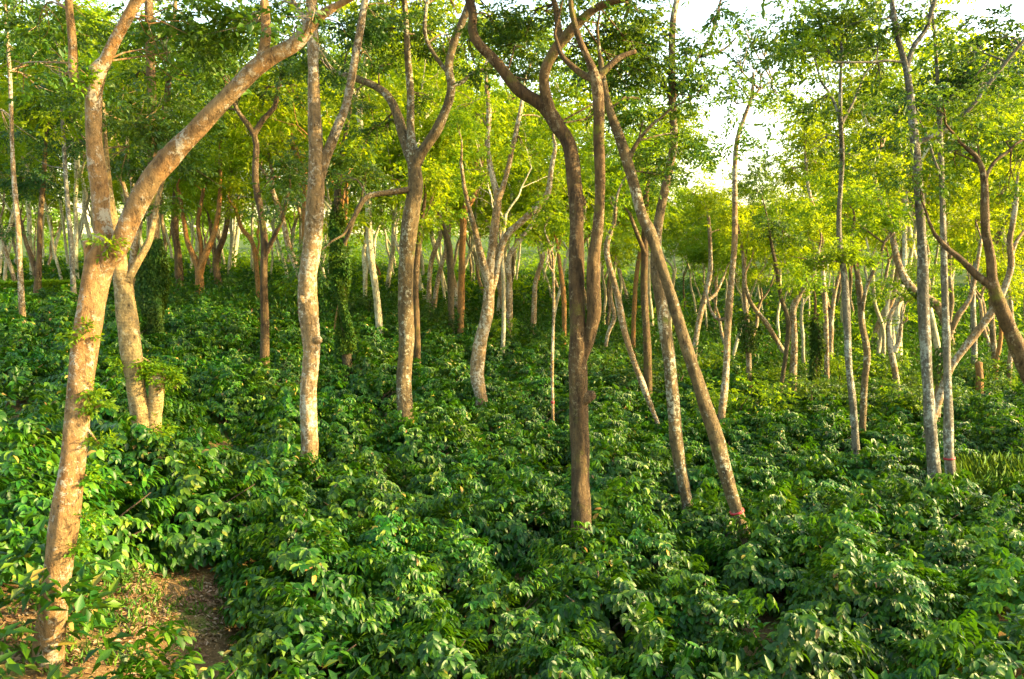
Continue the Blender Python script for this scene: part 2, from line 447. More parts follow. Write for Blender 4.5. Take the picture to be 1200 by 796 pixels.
def traced_tree(label, short, stems, bark, leaf='mid', crown=(), Y=None, leafsize=0.11, seed=None, up=2, ivy=None, shoots=(),
                bands=(), knots=(), grow_r=0.75, spread=0.8, dens=1.0, name='shade_tree', ground_base=False, cap_top=(), sides=14):
    seed = seed if seed is not None else len(TREES) * 7 + 3
    rng = np.random.default_rng(seed)
    x0, y0, w0 = stems[0][0]
    if Y is None: Y = hit(x0, y0, BUSH_H - 0.1 if ground_base else 0.12)
    foot = lift(x0, y0, Y)
    gz = float(ground_z(foot[0], Y))
    p1 = lift(*stems[0][1][:2], Y)
    slope = (p1 - foot) / max(0.2, p1[2] - foot[2])
    base = foot - slope * max(0.0, foot[2] - gz)
    base[2] = gz
    root = empty(name, base)
    tag(root, label, 'tree', 'shade trees over the coffee')
    all_pts, tips, branch_ends = [], [], []
    for si, st in enumerate(stems):
        # depth offset: the trunk stays at Y, limbs swing toward or away from the eye
        n = len(st)
        amp = 0.0 if si == 0 else rng.uniform(-1, 1) * spread
        P, W = [], []
        d0 = 0.0
        if si:
            s0 = np.array(st[0][:2])
            k = int(np.argmin([np.hypot(*(s0 - a[0])) for a in all_pts])); d0 = all_pts[k][1][1] - Y
        run = 0.0
        for k, (px, py, w) in enumerate(st):
            if k: run += math.hypot(px - st[k - 1][0], py - st[k - 1][1]) * Y / F
            dep = Y + d0 + amp * run * 0.55 + (0.12 * math.sin(run * 1.1 + seed) if si == 0 else 0)
            p = lift(px, py, dep)
            P.append(p); W.append(w * 0.94 / 2 / F * dep)
        m = MB()
        if si == 0:
            if foot[2] - gz > 0.05:
                P = [base + (foot - base) * -0.25, base] + P; W = [W[0] * 1.5, W[0] * 1.28] + W
            else:
                P = [foot - np.array([0, 0, 0.3])] + P; W = [W[0] * 1.15] + W
        pp, rr = smooth_path(P, W, 0.06 if Y < 14 else (0.1 if Y < 20 else 0.25))
        if si: rr = rr * (1 + (0.35 if st[0][2] < 11 else 0.0) * np.exp(-np.arange(len(rr)) * 0.8))
        tube(m, pp, rr, (26 if Y < 14 else 18) if Y < 25 else 9, 0.07 if si == 0 else 0.06, rng)
        stored = 0
        for p in pp[::max(1, int(0.4 / (np.linalg.norm(pp[1] - pp[0]) + 1e-6)))]:
            q = project(p); all_pts.append((np.array(q[:2]), p, si))
        end, dr = pp[-1], pp[-1] - pp[-min(len(pp), 6)]
        if si not in cap_top:
            lv = up if st[-1][1] < 60 else max(1, up - 1)
            ln = 1.7 if st[-1][1] < 60 else 0.7
            grow(rng, m, tips, end, dr, rr[-1] * 0.85, ln * rng.uniform(0.8, 1.2), lv, grow_r)
        if si == 0:
            for c in crown: pass
            trunk_mb = m; 
            part = m
            first = (m, pp, rr)
        else:
            m.build('branch', BARK[bark], root, base)
        if si == 0: pass
    # twigs that carry the crown clumps placed over the photograph
    cm = MB(); tw = trunk_mb
    for c in crown:
        px, py, rpx = c[:3]; dz = c[3] if len(c) > 3 else rng.uniform(-0.8, 0.8); den = c[4] if len(c) > 4 else 1.0
        ctr = lift(px, py, Y + dz); r = rpx / F * Y
        cand = [a for a in all_pts if a[1][2] > base[2] + 2.0 and a[1][2] < ctr[2] + 0.6] or all_pts
        near = min(cand, key=lambda a: np.linalg.norm(a[1] - ctr))[1]
        mid = (near + ctr) / 2 + rng.normal(0, 0.12, 3) + np.array([0, 0, 0.1])
        pp, rr = smooth_path([near, mid, ctr], np.array([0.028, 0.02, 0.008]) * min(1, Y / 22), 0.25)
        tube(tw, pp, rr, 6, 0.05, rng)
        for k in range(3):
            e = ctr + rng.normal(0, 0.5, 3) * r
            tube(tw, *smooth_path([mid + rng.normal(0, .03, 3), (mid + e) / 2 + rng.normal(0, .08, 3), e], np.array([0.014, 0.01, 0.005]) * min(1, Y / 20), 0.25), 5, 0, rng)
        clump_leaves(cm, rng, ctr, r, int(den * dens * 130 * (r / 0.8) ** 2 * (0.11 / leafsize) ** 1.6) + 6, leafsize, flat=0.7)
    for p, r in tips:
        for k in range(3):
            rr_ = r * rng.uniform(0.55, 1.0)
            clump_leaves(cm, rng, p + (rng.normal(0, 0.7, 3) * r if k else 0), rr_, int(dens * 48 * (rr_ / 0.8) ** 2 * (0.11 / leafsize) ** 1.6) + 5, leafsize, flat=0.65)
    trunk = trunk_mb.build('trunk', BARK[bark], root, base)
    if cm.n: cm.build('crown', LEAF[leaf], root, base)
    # ivy, shoots, painted bands, knots
    if ivy:
        m = MB()
        for (s, ylo, yhi, thick, dn) in ivy:
            pts = [a[1] for a in all_pts if a[2] == s and yhi <= a[0][1] <= ylo]
            if len(pts) < 2: continue
            pts = np.array(pts)
            L = np.linalg.norm(np.diff(pts, axis=0), axis=1).sum()
            n = int(dn * 260 * L * (1 + 14 * thick))
            t = rng.random(n) * (len(pts) - 1); i = t.astype(int); fr = (t - i)[:, None]
            c = pts[i] * (1 - fr) + pts[np.minimum(i + 1, len(pts) - 1)] * fr
            th = rng.uniform(0, 6.283, n)
            o = np.stack([np.cos(th), np.sin(th), np.zeros(n)], 1)
            rad = thick * (0.55 + 0.6 * rng.random(n) ** 0.7) * (0.7 + 0.3 * np.sin(t * 2.1 + th * 2) + 0.35 * np.sin(t * 0.9 + seed))
            rad = rad * (0.22 + 0.78 * np.clip((1 - t / (len(pts) - 1)) * 2.2, 0, 1) ** 0.7)
            keep = rng.random(n) < 0.35 + 0.65 * np.clip((1 - t / (len(pts) - 1)) * 2.5, 0, 1)
            c, o, rad, t = c[keep], o[keep], rad[keep], t[keep]; n = len(t)
            b = c + o * rad[:, None]
            leaves(m, b, o * 0.6 + np.array([0, 0, -0.7]) + rng.normal(0, 0.4, (n, 3)), o + rng.normal(0, 0.35, (n, 3)), rng.uniform(0.08, 0.13, n), rng.uniform(0.05, 0.08, n))
        if m.n: m.build('ivy', LEAF['ivy'], root, base)
    for (px, py, rpx) in shoots:
        m = MB(); c = lift(px, py, Y - 0.08); r = rpx / F * Y
        clump_leaves(m, rng, c, r * 0.85, int(14 + 190 * r), 0.055 if Y < 12 else 0.08, k=5, flat=1.0, hang=0.2)
        near = min(all_pts, key=lambda a: np.linalg.norm(a[1] - c))[1]
        o = m.build('foliage', LEAF['lime'], root, base)
        s = MB(); tube(s, np.array([near, (near + c) / 2 + [0, 0, 0.05], c]), np.array([0.02, 0.014, 0.006]), 6)
        s.build('twig', BARK[bark], o, base)
    pp, rr = first[1], first[2]
    for (py, h, col) in bands:
        k = int(np.argmin([abs(project(p)[1] - py) for p in pp]))
        d = norm(pp[min(k + 1, len(pp) - 1)] - pp[max(k - 1, 0)])
        m = MB()
        tube(m, np.array([pp[k] - d * h / 2, pp[k] - d * h * 0.4, pp[k] + d * h * 0.4, pp[k] + d * h / 2]), np.array([0.9, 1.13, 1.13, 0.9]) * rr[k] * 1.02, 16, 0)
        m.build('painted_band', M_RED, root, base)
    for (px, py, rpx) in knots:
        m = MB(); c = lift(px, py, Y - 0.02); r = rpx / F * Y
        near = min(all_pts, key=lambda a: np.linalg.norm(a[1] - c))[1]
        d = norm(c - near + np.array([0, -0.03, 0.0]))
        tube(m, np.array([near, c - d * r * 0.6, c, c + d * r * 0.7, c + d * r]), np.array([r * 1.3, r * 1.25, r * 1.1, r * 0.9, r * 0.45]), 12, 0.14, rng)
        m.build('knot', BARK[bark], root, base)
    TREES.append(dict(root=root, short=short, base=base, Y=Y, px=x0, py=y0))
    return root

exec_trees = True
T = traced_tree
# --- T1 front left
T('tall orange-barked tree forking low into a straight limb and a long diagonal limb', 'orange-barked forked tree',
  [[(56, 776, 39), (65, 685, 34), (77, 600, 32), (88, 526, 31), (97, 430, 31), (108, 360, 29), (118, 310, 33), (124, 285, 24), (120, 250, 20), (117, 220, 20), (111, 170, 18), (110, 115, 18), (114, 95, 16), (120, 78, 14), (136, 45, 13), (150, 20, 13), (163, -4, 13)],
   [(116, 332, 15), (125, 308, 23), (140, 288, 24), (161, 240, 24), (183, 203, 24), (217, 166, 23), (258, 122, 21), (305, 75, 21), (346, 51, 18), (368, 24, 15), (392, 8, 10)],
   [(113, 112, 13), (96, 102, 11), (87, 92, 11), (85, 50, 10), (80, -3, 10)],
   [(106, 318, 10), (103, 300, 9), (102, 283, 9)],
   [(303, 78, 12), (310, 55, 12), (312, 35, 11), (310, 2, 10)]],
  'warm', 'mid', crown=[(40, 40, 38, 1.2, .8), (20, 100, 34, 1.6, .6), (100, 20, 24, 1.0, .6), (190, 30, 45, 0.8, 1.2), (240, 50, 42, 0.6, 1.2), (280, 25, 40, 0.4), (215, 85, 32, 0.9, .8), (335, 20, 30, -0.3, .7), (260, 95, 26, 0.6, .7), (225, 15, 40, .5, 1.3), (265, 20, 36, .3, 1.2), (300, 35, 28, .6, 1.1), (200, 60, 34, 1.2, 1.1), (60, 80, 26, 1.8, .6), (20, 30, 34, 1.4, .7)],
  Y=7.7, leafsize=0.085, up=2, shoots=[(98, 392, 13), (88, 640, 16), (108, 455, 9), (116, 520, 13), (118, 475, 11), (104, 560, 10), (125, 285, 12), (72, 705, 20), (105, 610, 10), (92, 95, 12)],
  knots=[(112, 80, 6), (190, 182, 5)], grow_r=0.8, spread=0.45, cap_top=(3,), ground_base=True, sides=18, dens=0.8)
# --- T2 stump beside a ringed trunk
T('ringed pale trunk with a cut leafy stump joined at its foot', 'ringed trunk with leafy stump',
  [[(171, 520, 34), (168, 500, 27), (161, 463, 23), (153, 406, 25), (147, 355, 23), (142, 320, 20), (134, 275, 17), (128, 230, 10), (124, 170, 5), (121, 120, 3)],
   [(178, 515, 22), (181, 485, 19), (184, 455, 20), (185, 440, 25)],
   [(150, 330, 9), (160, 310, 9), (173, 287, 8), (180, 262, 7), (186, 230, 6)]],
  'ringed', 'mid', crown=[(180, 150, 40, 0.6), (150, 190, 30, 0.8, .8), (210, 190, 34, 0.7), (160, 120, 30, 0.5)], cap_top=(1,),
  shoots=[(192, 432, 17), (182, 428, 14), (170, 430, 10), (160, 440, 9), (188, 508, 13), (145, 425, 8), (198, 445, 10)], up=2, leafsize=0.09)
# --- T3
T('straight buff trunk dividing into two upright stems above head height', 'buff trunk with two upright stems',
  [[(360, 545, 21), (363, 525, 20), (361, 463, 20), (365, 412, 22), (361, 362, 24), (360, 328, 22), (366, 280, 22), (369, 230, 21), (370, 195, 18), (368, 130, 14), (367, 60, 12), (365, -5, 12)],
   [(371, 215, 16), (382, 184, 13), (395, 150, 12), (407, 118, 10), (417, 64, 9), (422, 37, 9), (428, 0, 8)],
   [(366, 40, 8), (352, 15, 6), (340, -4, 5)]],
  'pale', 'deep', crown=[(330, 15, 30, 0.5), (400, 30, 34, 0.5), (440, 20, 34, 0.3), (390, 85, 22, 0.6, .7), (345, 60, 26, 0.8, .8), (420, 75, 20, 0.8, .7)], knots=[(371, 398, 5), (354, 350, 4)], leafsize=0.09)
# --- T4
T('white-speckled trunk splitting into three stems with one drooping side branch', 'speckled three-stemmed trunk',
  [[(476, 492, 18), (473, 450, 17), (476, 396, 19), (475, 345, 18), (477, 300, 19), (481, 260, 20), (487, 217, 18), (485, 190, 16), (481, 153, 10), (481, 112, 9), (478, 68, 8), (476, 30, 7), (474, -4, 6)],
   [(484, 190, 13), (473, 160, 13), (466, 136, 11), (454, 112, 10), (437, 100, 9), (417, 92, 8), (398, 86, 6)],
   [(486, 195, 14), (496, 176, 14), (512, 153, 13), (524, 125, 11), (529, 102, 10), (526, 78, 10), (533, 47, 10), (546, 15, 9), (552, -5, 8)],
   [(485, 222, 8), (468, 224, 8), (454, 226, 7), (430, 231, 7), (417, 251, 6), (407, 268, 4)],
   [(526, 84, 6), (519, 78, 5), (505, 58, 5), (498, 37, 5), (500, 5, 4)],
   [(528, 100, 6), (540, 97, 5), (556, 85, 5), (575, 80, 3)]],
  'speckled', 'mid', crown=[(440, 45, 34, 0.5), (500, 20, 32, 0.6), (460, 75, 26, 0.7, .8), (415, 120, 22, 0.6, .8), (530, 70, 22, 0.9, .7), (425, 160, 24, 0.9, .8), (450, 10, 30, 0.2), (400, 210, 16, .5, .6), (480, 45, 28, .9), (515, 55, 26, 1.1), (420, 40, 26, .8), (540, 25, 24, 1.2), (455, 150, 18, .6, .7), (500, 120, 18, 1.0, .7)],
  leafsize=0.09, ivy=[(0, 215, 180, 0.22, .5)])
# --- T5
T('curving pale trunk streaked orange on one side, with sinuous forked limbs', 'curved orange-streaked trunk',
  [[(563, 464, 15), (559, 440, 17), (562, 406, 17), (570, 372, 15), (573, 341, 12), (575, 310, 11), (578, 280, 10), (581, 251, 9), (583, 234, 9), (576, 203, 7), (571, 170, 7), (573, 132, 6), (570, 100, 5)],
   [(572, 328, 9), (563, 297, 8), (554, 260, 7), (545, 225, 5), (540, 190, 4)],
   [(583, 236, 7), (590, 217, 6), (597, 190, 6), (605, 153, 6), (612, 119, 5), (614, 95, 4)],
   [(573, 345, 9), (580, 328, 8), (585, 301, 8), (593, 277, 8), (610, 261, 8), (631, 241, 8), (642, 227, 7), (646, 197, 6), (651, 173, 5)]],
  'pale', 'lime', crown=[(545, 150, 26, .6), (600, 110, 20, .5, .7), (560, 210, 24, .8, .8), (615, 175, 22, .6, .8), (650, 150, 16, .4, .6), (535, 130, 20, .2, .7)], leafsize=0.09)
# --- T6 the brown double trunk in the middle
T('thick brown knobbly trunk joined by a second stem, great limbs arching overhead', 'brown knobbly double trunk',
  [[(682, 617, 25), (680, 577, 24), (680, 525, 25), (678, 480, 25), (677, 430, 24), (677, 389, 20), (676, 345, 19), (676, 294, 18), (676, 244, 18), (673, 210, 18), (667, 170, 18), (654, 149, 18), (637, 125, 17), (607, 105, 15), (583, 75, 13), (560, 51, 13), (553, 34, 12), (554, 17, 11), (549, -4, 11)],
   [(682, 425, 12), (690, 398, 14), (696, 365, 16), (695, 330, 17), (696, 300, 16), (701, 265, 14), (703, 230, 12), (703, 203, 13), (702, 163, 13), (702, 129, 14), (700, 102, 15), (696, 86, 12), (688, 66, 8), (678, 44, 8), (671, 17, 7), (668, -5, 6)],
   [(646, 138, 15), (637, 92, 13), (649, 61, 13), (665, 41, 13), (681, 24, 11), (702, 8, 9), (739, -4, 8)],
   [(658, 50, 8), (654, 30, 8), (651, 8, 7), (646, -6, 6)],
   [(697, 92, 9), (684, 88, 8), (671, 78, 7), (658, 64, 6), (650, 40, 4)],
   [(699, 92, 10), (708, 84, 9), (725, 68, 7), (745, 60, 5)]],
  'brown', 'mid', crown=[(575, 20, 36, .6), (600, 60, 30, .9, .8), (620, 15, 36, .4), (690, 60, 30, .9, .8), (730, 30, 42, .6), (755, 85, 36, .8), (560, 85, 26, 1.2, .8), (720, 100, 26, 1.1, .8), (640, 75, 22, 1.3, .6), (590, 40, 34, 1.4, 1.1), (660, 15, 30, 1.2), (720, 55, 34, 1.2, 1.1), (750, 75, 34, .9, 1.1), (610, 85, 24, 1.5), (700, 130, 20, 1.2, .7)],
  cap_top=(2, 5), knots=[(692, 464, 6), (682, 238, 4)], leafsize=0.09, sides=18, spread=0.5)
# --- T7 leaning trunk with red band
T('long mossy trunk leaning steeply, red band painted near its foot', 'leaning trunk with red band',
  [[(872, 624, 15), (861, 592, 17), (847, 546, 18), (837, 507, 17), (825, 470, 16), (810, 423, 16), (799, 389, 15), (787, 348, 14), (775, 311, 14), (763, 275, 14), (752, 251, 13), (739, 203, 13), (726, 160, 12), (717, 136, 10), (709, 105, 8), (704, 70, 6)],
   [(735, 190, 6), (748, 165, 5), (765, 145, 4)]],
  'speckled', 'mid', crown=[(755, 140, 32, .4, 1.2), (790, 170, 34, .2, 1.1), (745, 185, 22, .6, .8), (775, 205, 28, .5, .9), (735, 120, 22, .3, .7)], bands=[(599, 0.045, 'red')], leafsize=0.085, ivy=[(0, 240, 215, 0.14, .4)])
# --- T8
T('slim lichen-spotted trunk rising beside the leaning trunk', 'slim lichen-spotted trunk',
  [[(803, 580, 15), (793, 525, 16), (788, 463, 16), (783, 409, 15), (776, 362, 14), (769, 314, 14), (770, 275, 12), (776, 237, 11), (785, 195, 10), (790, 163, 9), (788, 115, 9), (788, 34, 8), (794, -4, 8)],
   [(788, 118, 6), (778, 100, 5), (765, 85, 4)], [(788, 118, 5), (800, 95, 4), (820, 65, 4), (834, 40, 4), (842, 10, 3), (846, -5, 3)], [(822, 66, 4), (848, 58, 3), (862, 45, 2)]],
  'speckled', 'deep', crown=[(775, 90, 26, .2), (800, 60, 24, .1), (808, 88, 22, 0, 1.1), (822, 98, 10, 0), (795, 105, 14, 0), (765, 50, 28, .3, .9), (835, 15, 14, 0, .8)], leafsize=0.12, dens=0.85, cap_top=(0, 2, 3))
T('thin bare trunk slanting across behind the brown double trunk', 'thin slanting trunk',
  [[(769, 492, 6), (753, 450, 8), (734, 396, 8), (722, 341, 8), (711, 297, 7), (714, 277, 6), (720, 260, 5), (722, 235, 4)]], 'pale', 'lime', crown=[(725, 240, 22, .3, .7)], up=1)
T('brown upright trunk standing just behind the crossing leaning trunks', 'upright trunk behind crossing trunks',
  [[(760, 462, 10), (758, 396, 10), (755, 345, 9), (756, 280, 9), (757, 230, 7), (760, 190, 5)], [(757, 300, 6), (745, 270, 5), (738, 250, 4)]], 'brown', 'lime', crown=[(765, 235, 30, .3), (740, 230, 22, .3, .8)], up=1, ivy=[(0, 430, 380, .16, .3)])
T('slender grey sapling tied with a red tag low on its stem', 'sapling with red tag',
  [[(648, 490, 4), (647, 430, 4), (649, 360, 3.5), (648, 300, 3)]], 'pale', 'lime', crown=[(648, 290, 14, 0, .8)], up=1, bands=[(470, 0.08, 'red')], name='sapling')
# --- T9
T('tall slender bare stem ending in a small dark drooping crown against the sky', 'slender stem with drooping crown',
  [[(845, 493, 9), (851, 436, 9), (853, 379, 8), (857, 328, 8), (861, 277, 7), (861, 203, 6), (864, 163, 6), (873, 136, 5), (881, 112, 4), (883, 85, 3)],
   [(853, 372, 4), (842, 375, 4), (832, 362, 3), (828, 340, 3)], [(879, 118, 3), (890, 105, 3), (905, 95, 2)]],
  'pale', 'deep', crown=[(868, 62, 22, 0, .9), (885, 40, 22, .1, .9), (862, 100, 16, 0, .8), (905, 100, 14, 0, .7), (880, 82, 20, 0, .8), (855, 115, 10, 0, .8), (910, 110, 9, 0, .6), (870, 30, 16, 0)], leafsize=0.11, dens=0.55, cap_top=(0, 1, 2), up=1)
T('wavy pale trunk with light branches just behind the leaning trunk', 'wavy pale trunk',
  [[(813, 430, 8), (816, 395, 7), (823, 360, 7), (832, 321, 6), (832, 280, 5), (830, 250, 4)], [(825, 355, 4), (838, 345, 4), (848, 325, 3)]], 'pale', 'yellow', crown=[(830, 235, 32, 0), (850, 270, 24, .4, .7)], up=1)
# --- T10 cluster
T('bright pale trunk bending sideways at its top above the coffee', 'bent bright pale trunk',
  [[(928, 466, 12), (930, 430, 9), (931, 396, 8), (929, 365, 8), (935, 348, 8), (946, 333, 7), (954, 320, 6), (960, 290, 4)]], 'pale', 'yellow', crown=[(960, 270, 30, .4), (925, 300, 22, .3, .7)], up=1, Y=27)
T('dark thin twisted stem beside the bent pale trunk', 'dark twisted stem',
  [[(913, 466, 6), (920, 423, 6), (924, 379, 6), (915, 348, 5), (910, 314, 5), (905, 290, 4), (900, 262, 3)]], 'dark', 'mid', crown=[(900, 265, 24, 0, .8), (925, 280, 18, 0, .7)], up=1, Y=26.5)
T('vine-wrapped trunk with a limb sloping toward the dark twisted stem', 'vine-wrapped trunk',
  [[(878, 466, 7), (877, 396, 7), (873, 352, 6), (872, 310, 5), (868, 280, 4)], [(918, 412, 5), (898, 379, 6), (880, 355, 5), (872, 330, 4)]], 'pale', 'yellow', crown=[(870, 265, 30, .2)], up=1, ivy=[(0, 460, 350, .22, .6)], Y=27.5)
# --- T11
T('grey upright trunk wearing a tuft of leaves like an umbrella halfway up', 'trunk with leafy umbrella tuft',
  [[(1003, 532, 11), (1000, 480, 9), (995, 430, 9), (993, 379, 9), (990, 328, 8), (985, 294, 7), (983, 260, 6), (985, 220, 6), (987, 187, 6), (985, 136, 5), (985, 92, 4), (987, 60, 3)],
   [(985, 140, 4), (975, 115, 3), (962, 95, 3)], [(986, 145, 4), (1000, 120, 3), (1010, 95, 3)]],
  'grey', 'mid', crown=[(965, 45, 24, .2), (1000, 50, 24, .1), (957, 128, 13, .2, .8), (985, 25, 30, .2, 1.2), (945, 40, 30, .3, 1.2), (925, 60, 18, .2), (1010, 20, 26, .2), (948, 172, 16, .3, .8), (1000, 180, 12, .1, .6)], leafsize=0.12, dens=0.8,
  shoots=[(968, 300, 20), (985, 292, 18), (1004, 299, 20), (1015, 306, 12), (955, 308, 12)], ivy=[(0, 330, 310, .3, .5)])
T('pale kinked trunk close beside the trunk with the umbrella tuft', 'pale kinked trunk',
  [[(1011, 500, 8), (1013, 450, 9), (1016, 413, 8), (1010, 379, 8), (1007, 335, 7), (1002, 310, 6), (998, 280, 5)], [(1009, 372, 4), (1016, 335, 4), (1028, 310, 4), (1036, 285, 3)]], 'speckled', 'lime', crown=[(1005, 265, 24, .3), (1035, 270, 22, .4)], up=1)
T('crooked pale trunk with a short hooked branch amid the coffee', 'crooked hooked trunk',
  [[(1054, 472, 9), (1049, 436, 8), (1043, 402, 7), (1042, 375, 6), (1049, 358, 5), (1058, 350, 4)], [(1048, 412, 5), (1054, 398, 5), (1056, 380, 4)]], 'pale', 'lime', crown=[(1060, 340, 16, 0, .8), (1055, 372, 12, 0, .6)], up=1, ivy=[(0, 460, 430, .16, .3)], Y=26)
# --- T14, T15
T('tall grey-white trunk with leaves climbing its foot', 'tall grey-white trunk',
  [[(1095, 562, 18), (1092, 525, 16), (1088, 463, 14), (1085, 406, 13), (1082, 348, 12), (1080, 280, 11), (1075, 203, 11), (1071, 153, 10), (1066, 105, 8), (1061, 75, 7), (1053, 47, 6), (1048, 20, 6), (1044, -4, 5)],
   [(1062, 80, 6), (1071, 54, 6), (1085, 34, 5), (1093, 7, 5), (1098, -5, 4)],
   [(1062, 74, 3), (1040, 71, 3), (1020, 73, 3), (976, 73, 2)],
   [(1073, 168, 6), (1098, 156, 5), (1132, 132, 5), (1159, 98, 5), (1186, 64, 4), (1202, 45, 4)]],
  'grey', 'mid', crown=[(1030, 30, 34, .3), (1060, 20, 30, .1, .8), (1010, 62, 26, .2, .8), (1100, 25, 28, .2, .8), (1025, 95, 20, .3, .7), (1130, 60, 24, .2, .7), (1150, 125, 24, .2, .8), (1170, 40, 26, .3, .7)],
  leafsize=0.11, dens=0.75, ivy=[(0, 562, 535, .2, .8)])
T('narrow grey trunk with a red band at its foot', 'narrow grey trunk with red band',
  [[(1113, 545, 13), (1112, 528, 12), (1111, 463, 10), (1109, 396, 9), (1107, 328, 8), (1105, 260, 7), (1102, 170, 6), (1100, 119, 5), (1097, 68, 4), (1093, 17, 3), (1090, -5, 3)],
   [(1101, 140, 4), (1112, 118, 3), (1130, 100, 3)], [(1104, 210, 3), (1096, 190, 3), (1088, 165, 3)]],
  'grey', 'deep', crown=[(1130, 88, 30, .2), (1160, 78, 26, .2), (1110, 110, 20, .2, .8), (1185, 92, 24, .2), (1145, 105, 22, .1, .9)], bands=[(537, 0.045, 'red')], leafsize=0.115, dens=0.85)
# --- T16 leaning right edge
T('dark-limbed tree leaning in across the picture edge, forked low', 'dark leaning forked tree',
  [[(1262, 560, 26), (1230, 485, 24), (1200, 423, 21), (1183, 385, 17), (1171, 355, 15), (1163, 331, 12), (1161, 304, 10), (1155, 273, 9), (1154, 251, 9), (1153, 210, 8), (1146, 187, 6), (1132, 173, 5)],
   [(1165, 337, 10), (1146, 324, 9), (1126, 304, 7), (1109, 290, 6), (1095, 274, 5)],
   [(1153, 212, 5), (1165, 190, 4), (1185, 175, 4)]],
  'brown', 'mid', crown=[(1140, 160, 26, .2, .8), (1180, 165, 26, .4), (1120, 195, 18, .3, .7), (1190, 215, 22, .2, .8)], leafsize=0.1, dens=0.6, Y=14.5, up=1)
T('white diagonal limb-like trunk crossing behind the narrow grey trunk', 'white diagonal trunk',
  [[(1100, 470, 10), (1110, 440, 9), (1122, 419, 9), (1143, 392, 10), (1165, 362, 10), (1177, 338, 8), (1185, 311, 8), (1183, 284, 7), (1187, 260, 6), (1192, 225, 5)], [(1184, 300, 5), (1193, 280, 4), (1203, 268, 4)]],
  'pale', 'yellow', crown=[(1190, 200, 30, .4), (1165, 235, 20, .4, .7)], Y=20, up=1)
T('mossy tree whose long limb arches up behind the tall grey-white trunk', 'mossy arching-limbed tree',
  [[(1098, 482, 9), (1102, 440, 8), (1112, 396, 8), (1124, 368, 8), (1136, 351, 6), (1145, 310, 5), (1150, 280, 4)],
   [(1114, 392, 9), (1098, 358, 10), (1071, 341, 10), (1056, 318, 9), (1049, 294, 8), (1044, 267, 7), (1037, 244, 6), (1025, 210, 5), (1029, 183, 4), (1037, 160, 4)]],
  'pale', 'yellow', crown=[(1035, 145, 30, .3), (1020, 190, 26, .3), (1055, 190, 26, .6), (1145, 260, 30, .6), (1040, 230, 20, .5, .7)], Y=22, up=1, ivy=[(1, 362, 315, .16, .3), (0, 470, 380, .2, .5)])
T('slim leaning trunk behind the slender stem, topped in yellow-green', 'slim trunk topped yellow-green',
  [[(969, 440, 6), (968, 390, 6), (965, 330, 6), (959, 265, 5), (951, 237, 5), (946, 210, 4), (944, 185, 3)]], 'pale', 'yellow', crown=[(940, 170, 32, .3), (960, 200, 26, .3), (925, 205, 24, .4)], up=1, Y=30)
# --- left side
T('thin straight pole-like trunk at the edge of the coffee', 'thin pole-like trunk',
  [[(27, 377, 7), (24, 328, 7), (22, 280, 6), (19, 240, 6), (15, 190, 5), (12, 95, 4), (8, 40, 4), (6, -4, 4)]], 'pale', 'deep', crown=[(20, 60, 40, .8), (50, 110, 34, 1.0), (10, 150, 30, .8), (70, 70, 30, .8, .8)], leafsize=0.11, dens=0.55)
T('grey slender trunk standing at the end of the clipped hedge', 'grey trunk at hedge end',
  [[(86, 335, 6), (83, 280, 6), (80, 250, 5), (76, 190, 5), (72, 112, 4), (70, 70, 3)]], 'grey', 'deep', crown=[(60, 130, 34, .5), (90, 170, 30, .5), (50, 190, 30, .6, .8), (100, 130, 26, .4, .8)], leafsize=0.13, Y=32, dens=0.55)
T('brown twin-stemmed trunk behind the clipped hedge', 'brown twin-stemmed trunk',
  [[(44, 335, 9), (46, 300, 7), (47, 260, 6), (51, 217, 6), (53, 180, 5), (56, 140, 4)], [(43, 322, 7), (36, 300, 6), (29, 280, 5), (22, 250, 4)]], 'brown', 'deep', crown=[(25, 215, 36, .5), (60, 220, 30, .5), (10, 265, 24, .5, .8), (60, 165, 34, .5)], leafsize=0.13, Y=34, dens=0.6)
T('dark trunk swathed in thick ivy to half its height', 'ivy-swathed dark trunk',
  [[(180, 392, 16), (179, 330, 15), (180, 270, 13), (180, 200, 12), (178, 120, 11), (176, 60, 10), (174, -4, 9)], [(181, 190, 8), (190, 150, 8), (197, 100, 7), (203, 40, 6), (206, -4, 5)]],
  'brown', 'mid', crown=[(150, 140, 36, .5), (215, 130, 38, .6), (165, 200, 34, .6), (225, 90, 34, .4), (130, 190, 28, .4, .8), (235, 165, 30, .7, .9), (160, 90, 28, .4, .8), (200, 50, 40, .8, 1.2), (240, 40, 40, .5, 1.2), (150, 40, 36, .9), (270, 70, 34, .6, 1.1), (285, 20, 34, .7, 1.1), (195, 165, 36, .3, 1.1), (225, 200, 30, .5)], leafsize=0.11, ivy=[(0, 445, 255, .46, 4.2)])
T('grey-brown stem forked into three beside the coffee rows', 'three-forked grey-brown stem',
  [[(234, 340, 12), (233, 320, 10), (229, 305, 7), (220, 284, 6), (216, 262, 5), (210, 225, 4)], [(234, 318, 8), (243, 294, 8), (253, 267, 6), (258, 225, 5), (258, 170, 4)], [(234, 322, 7), (236, 290, 6), (232, 262, 5), (238, 225, 4)]], 'orange', 'lime', crown=[(215, 200, 30, .4), (262, 150, 26, .4), (240, 200, 26, .4), (205, 240, 20, .3, .7)], leafsize=0.13, up=1)
T('upright brown trunk between the ivy-swathed trunk and the forked stem', 'upright brown trunk',
  [[(210, 332, 10), (209, 300, 9), (205, 267, 9), (206, 220, 7), (203, 180, 6)]], 'brown', 'lime', crown=[(200, 170, 30, .4), (215, 210, 22, .3)], leafsize=0.13, up=1)
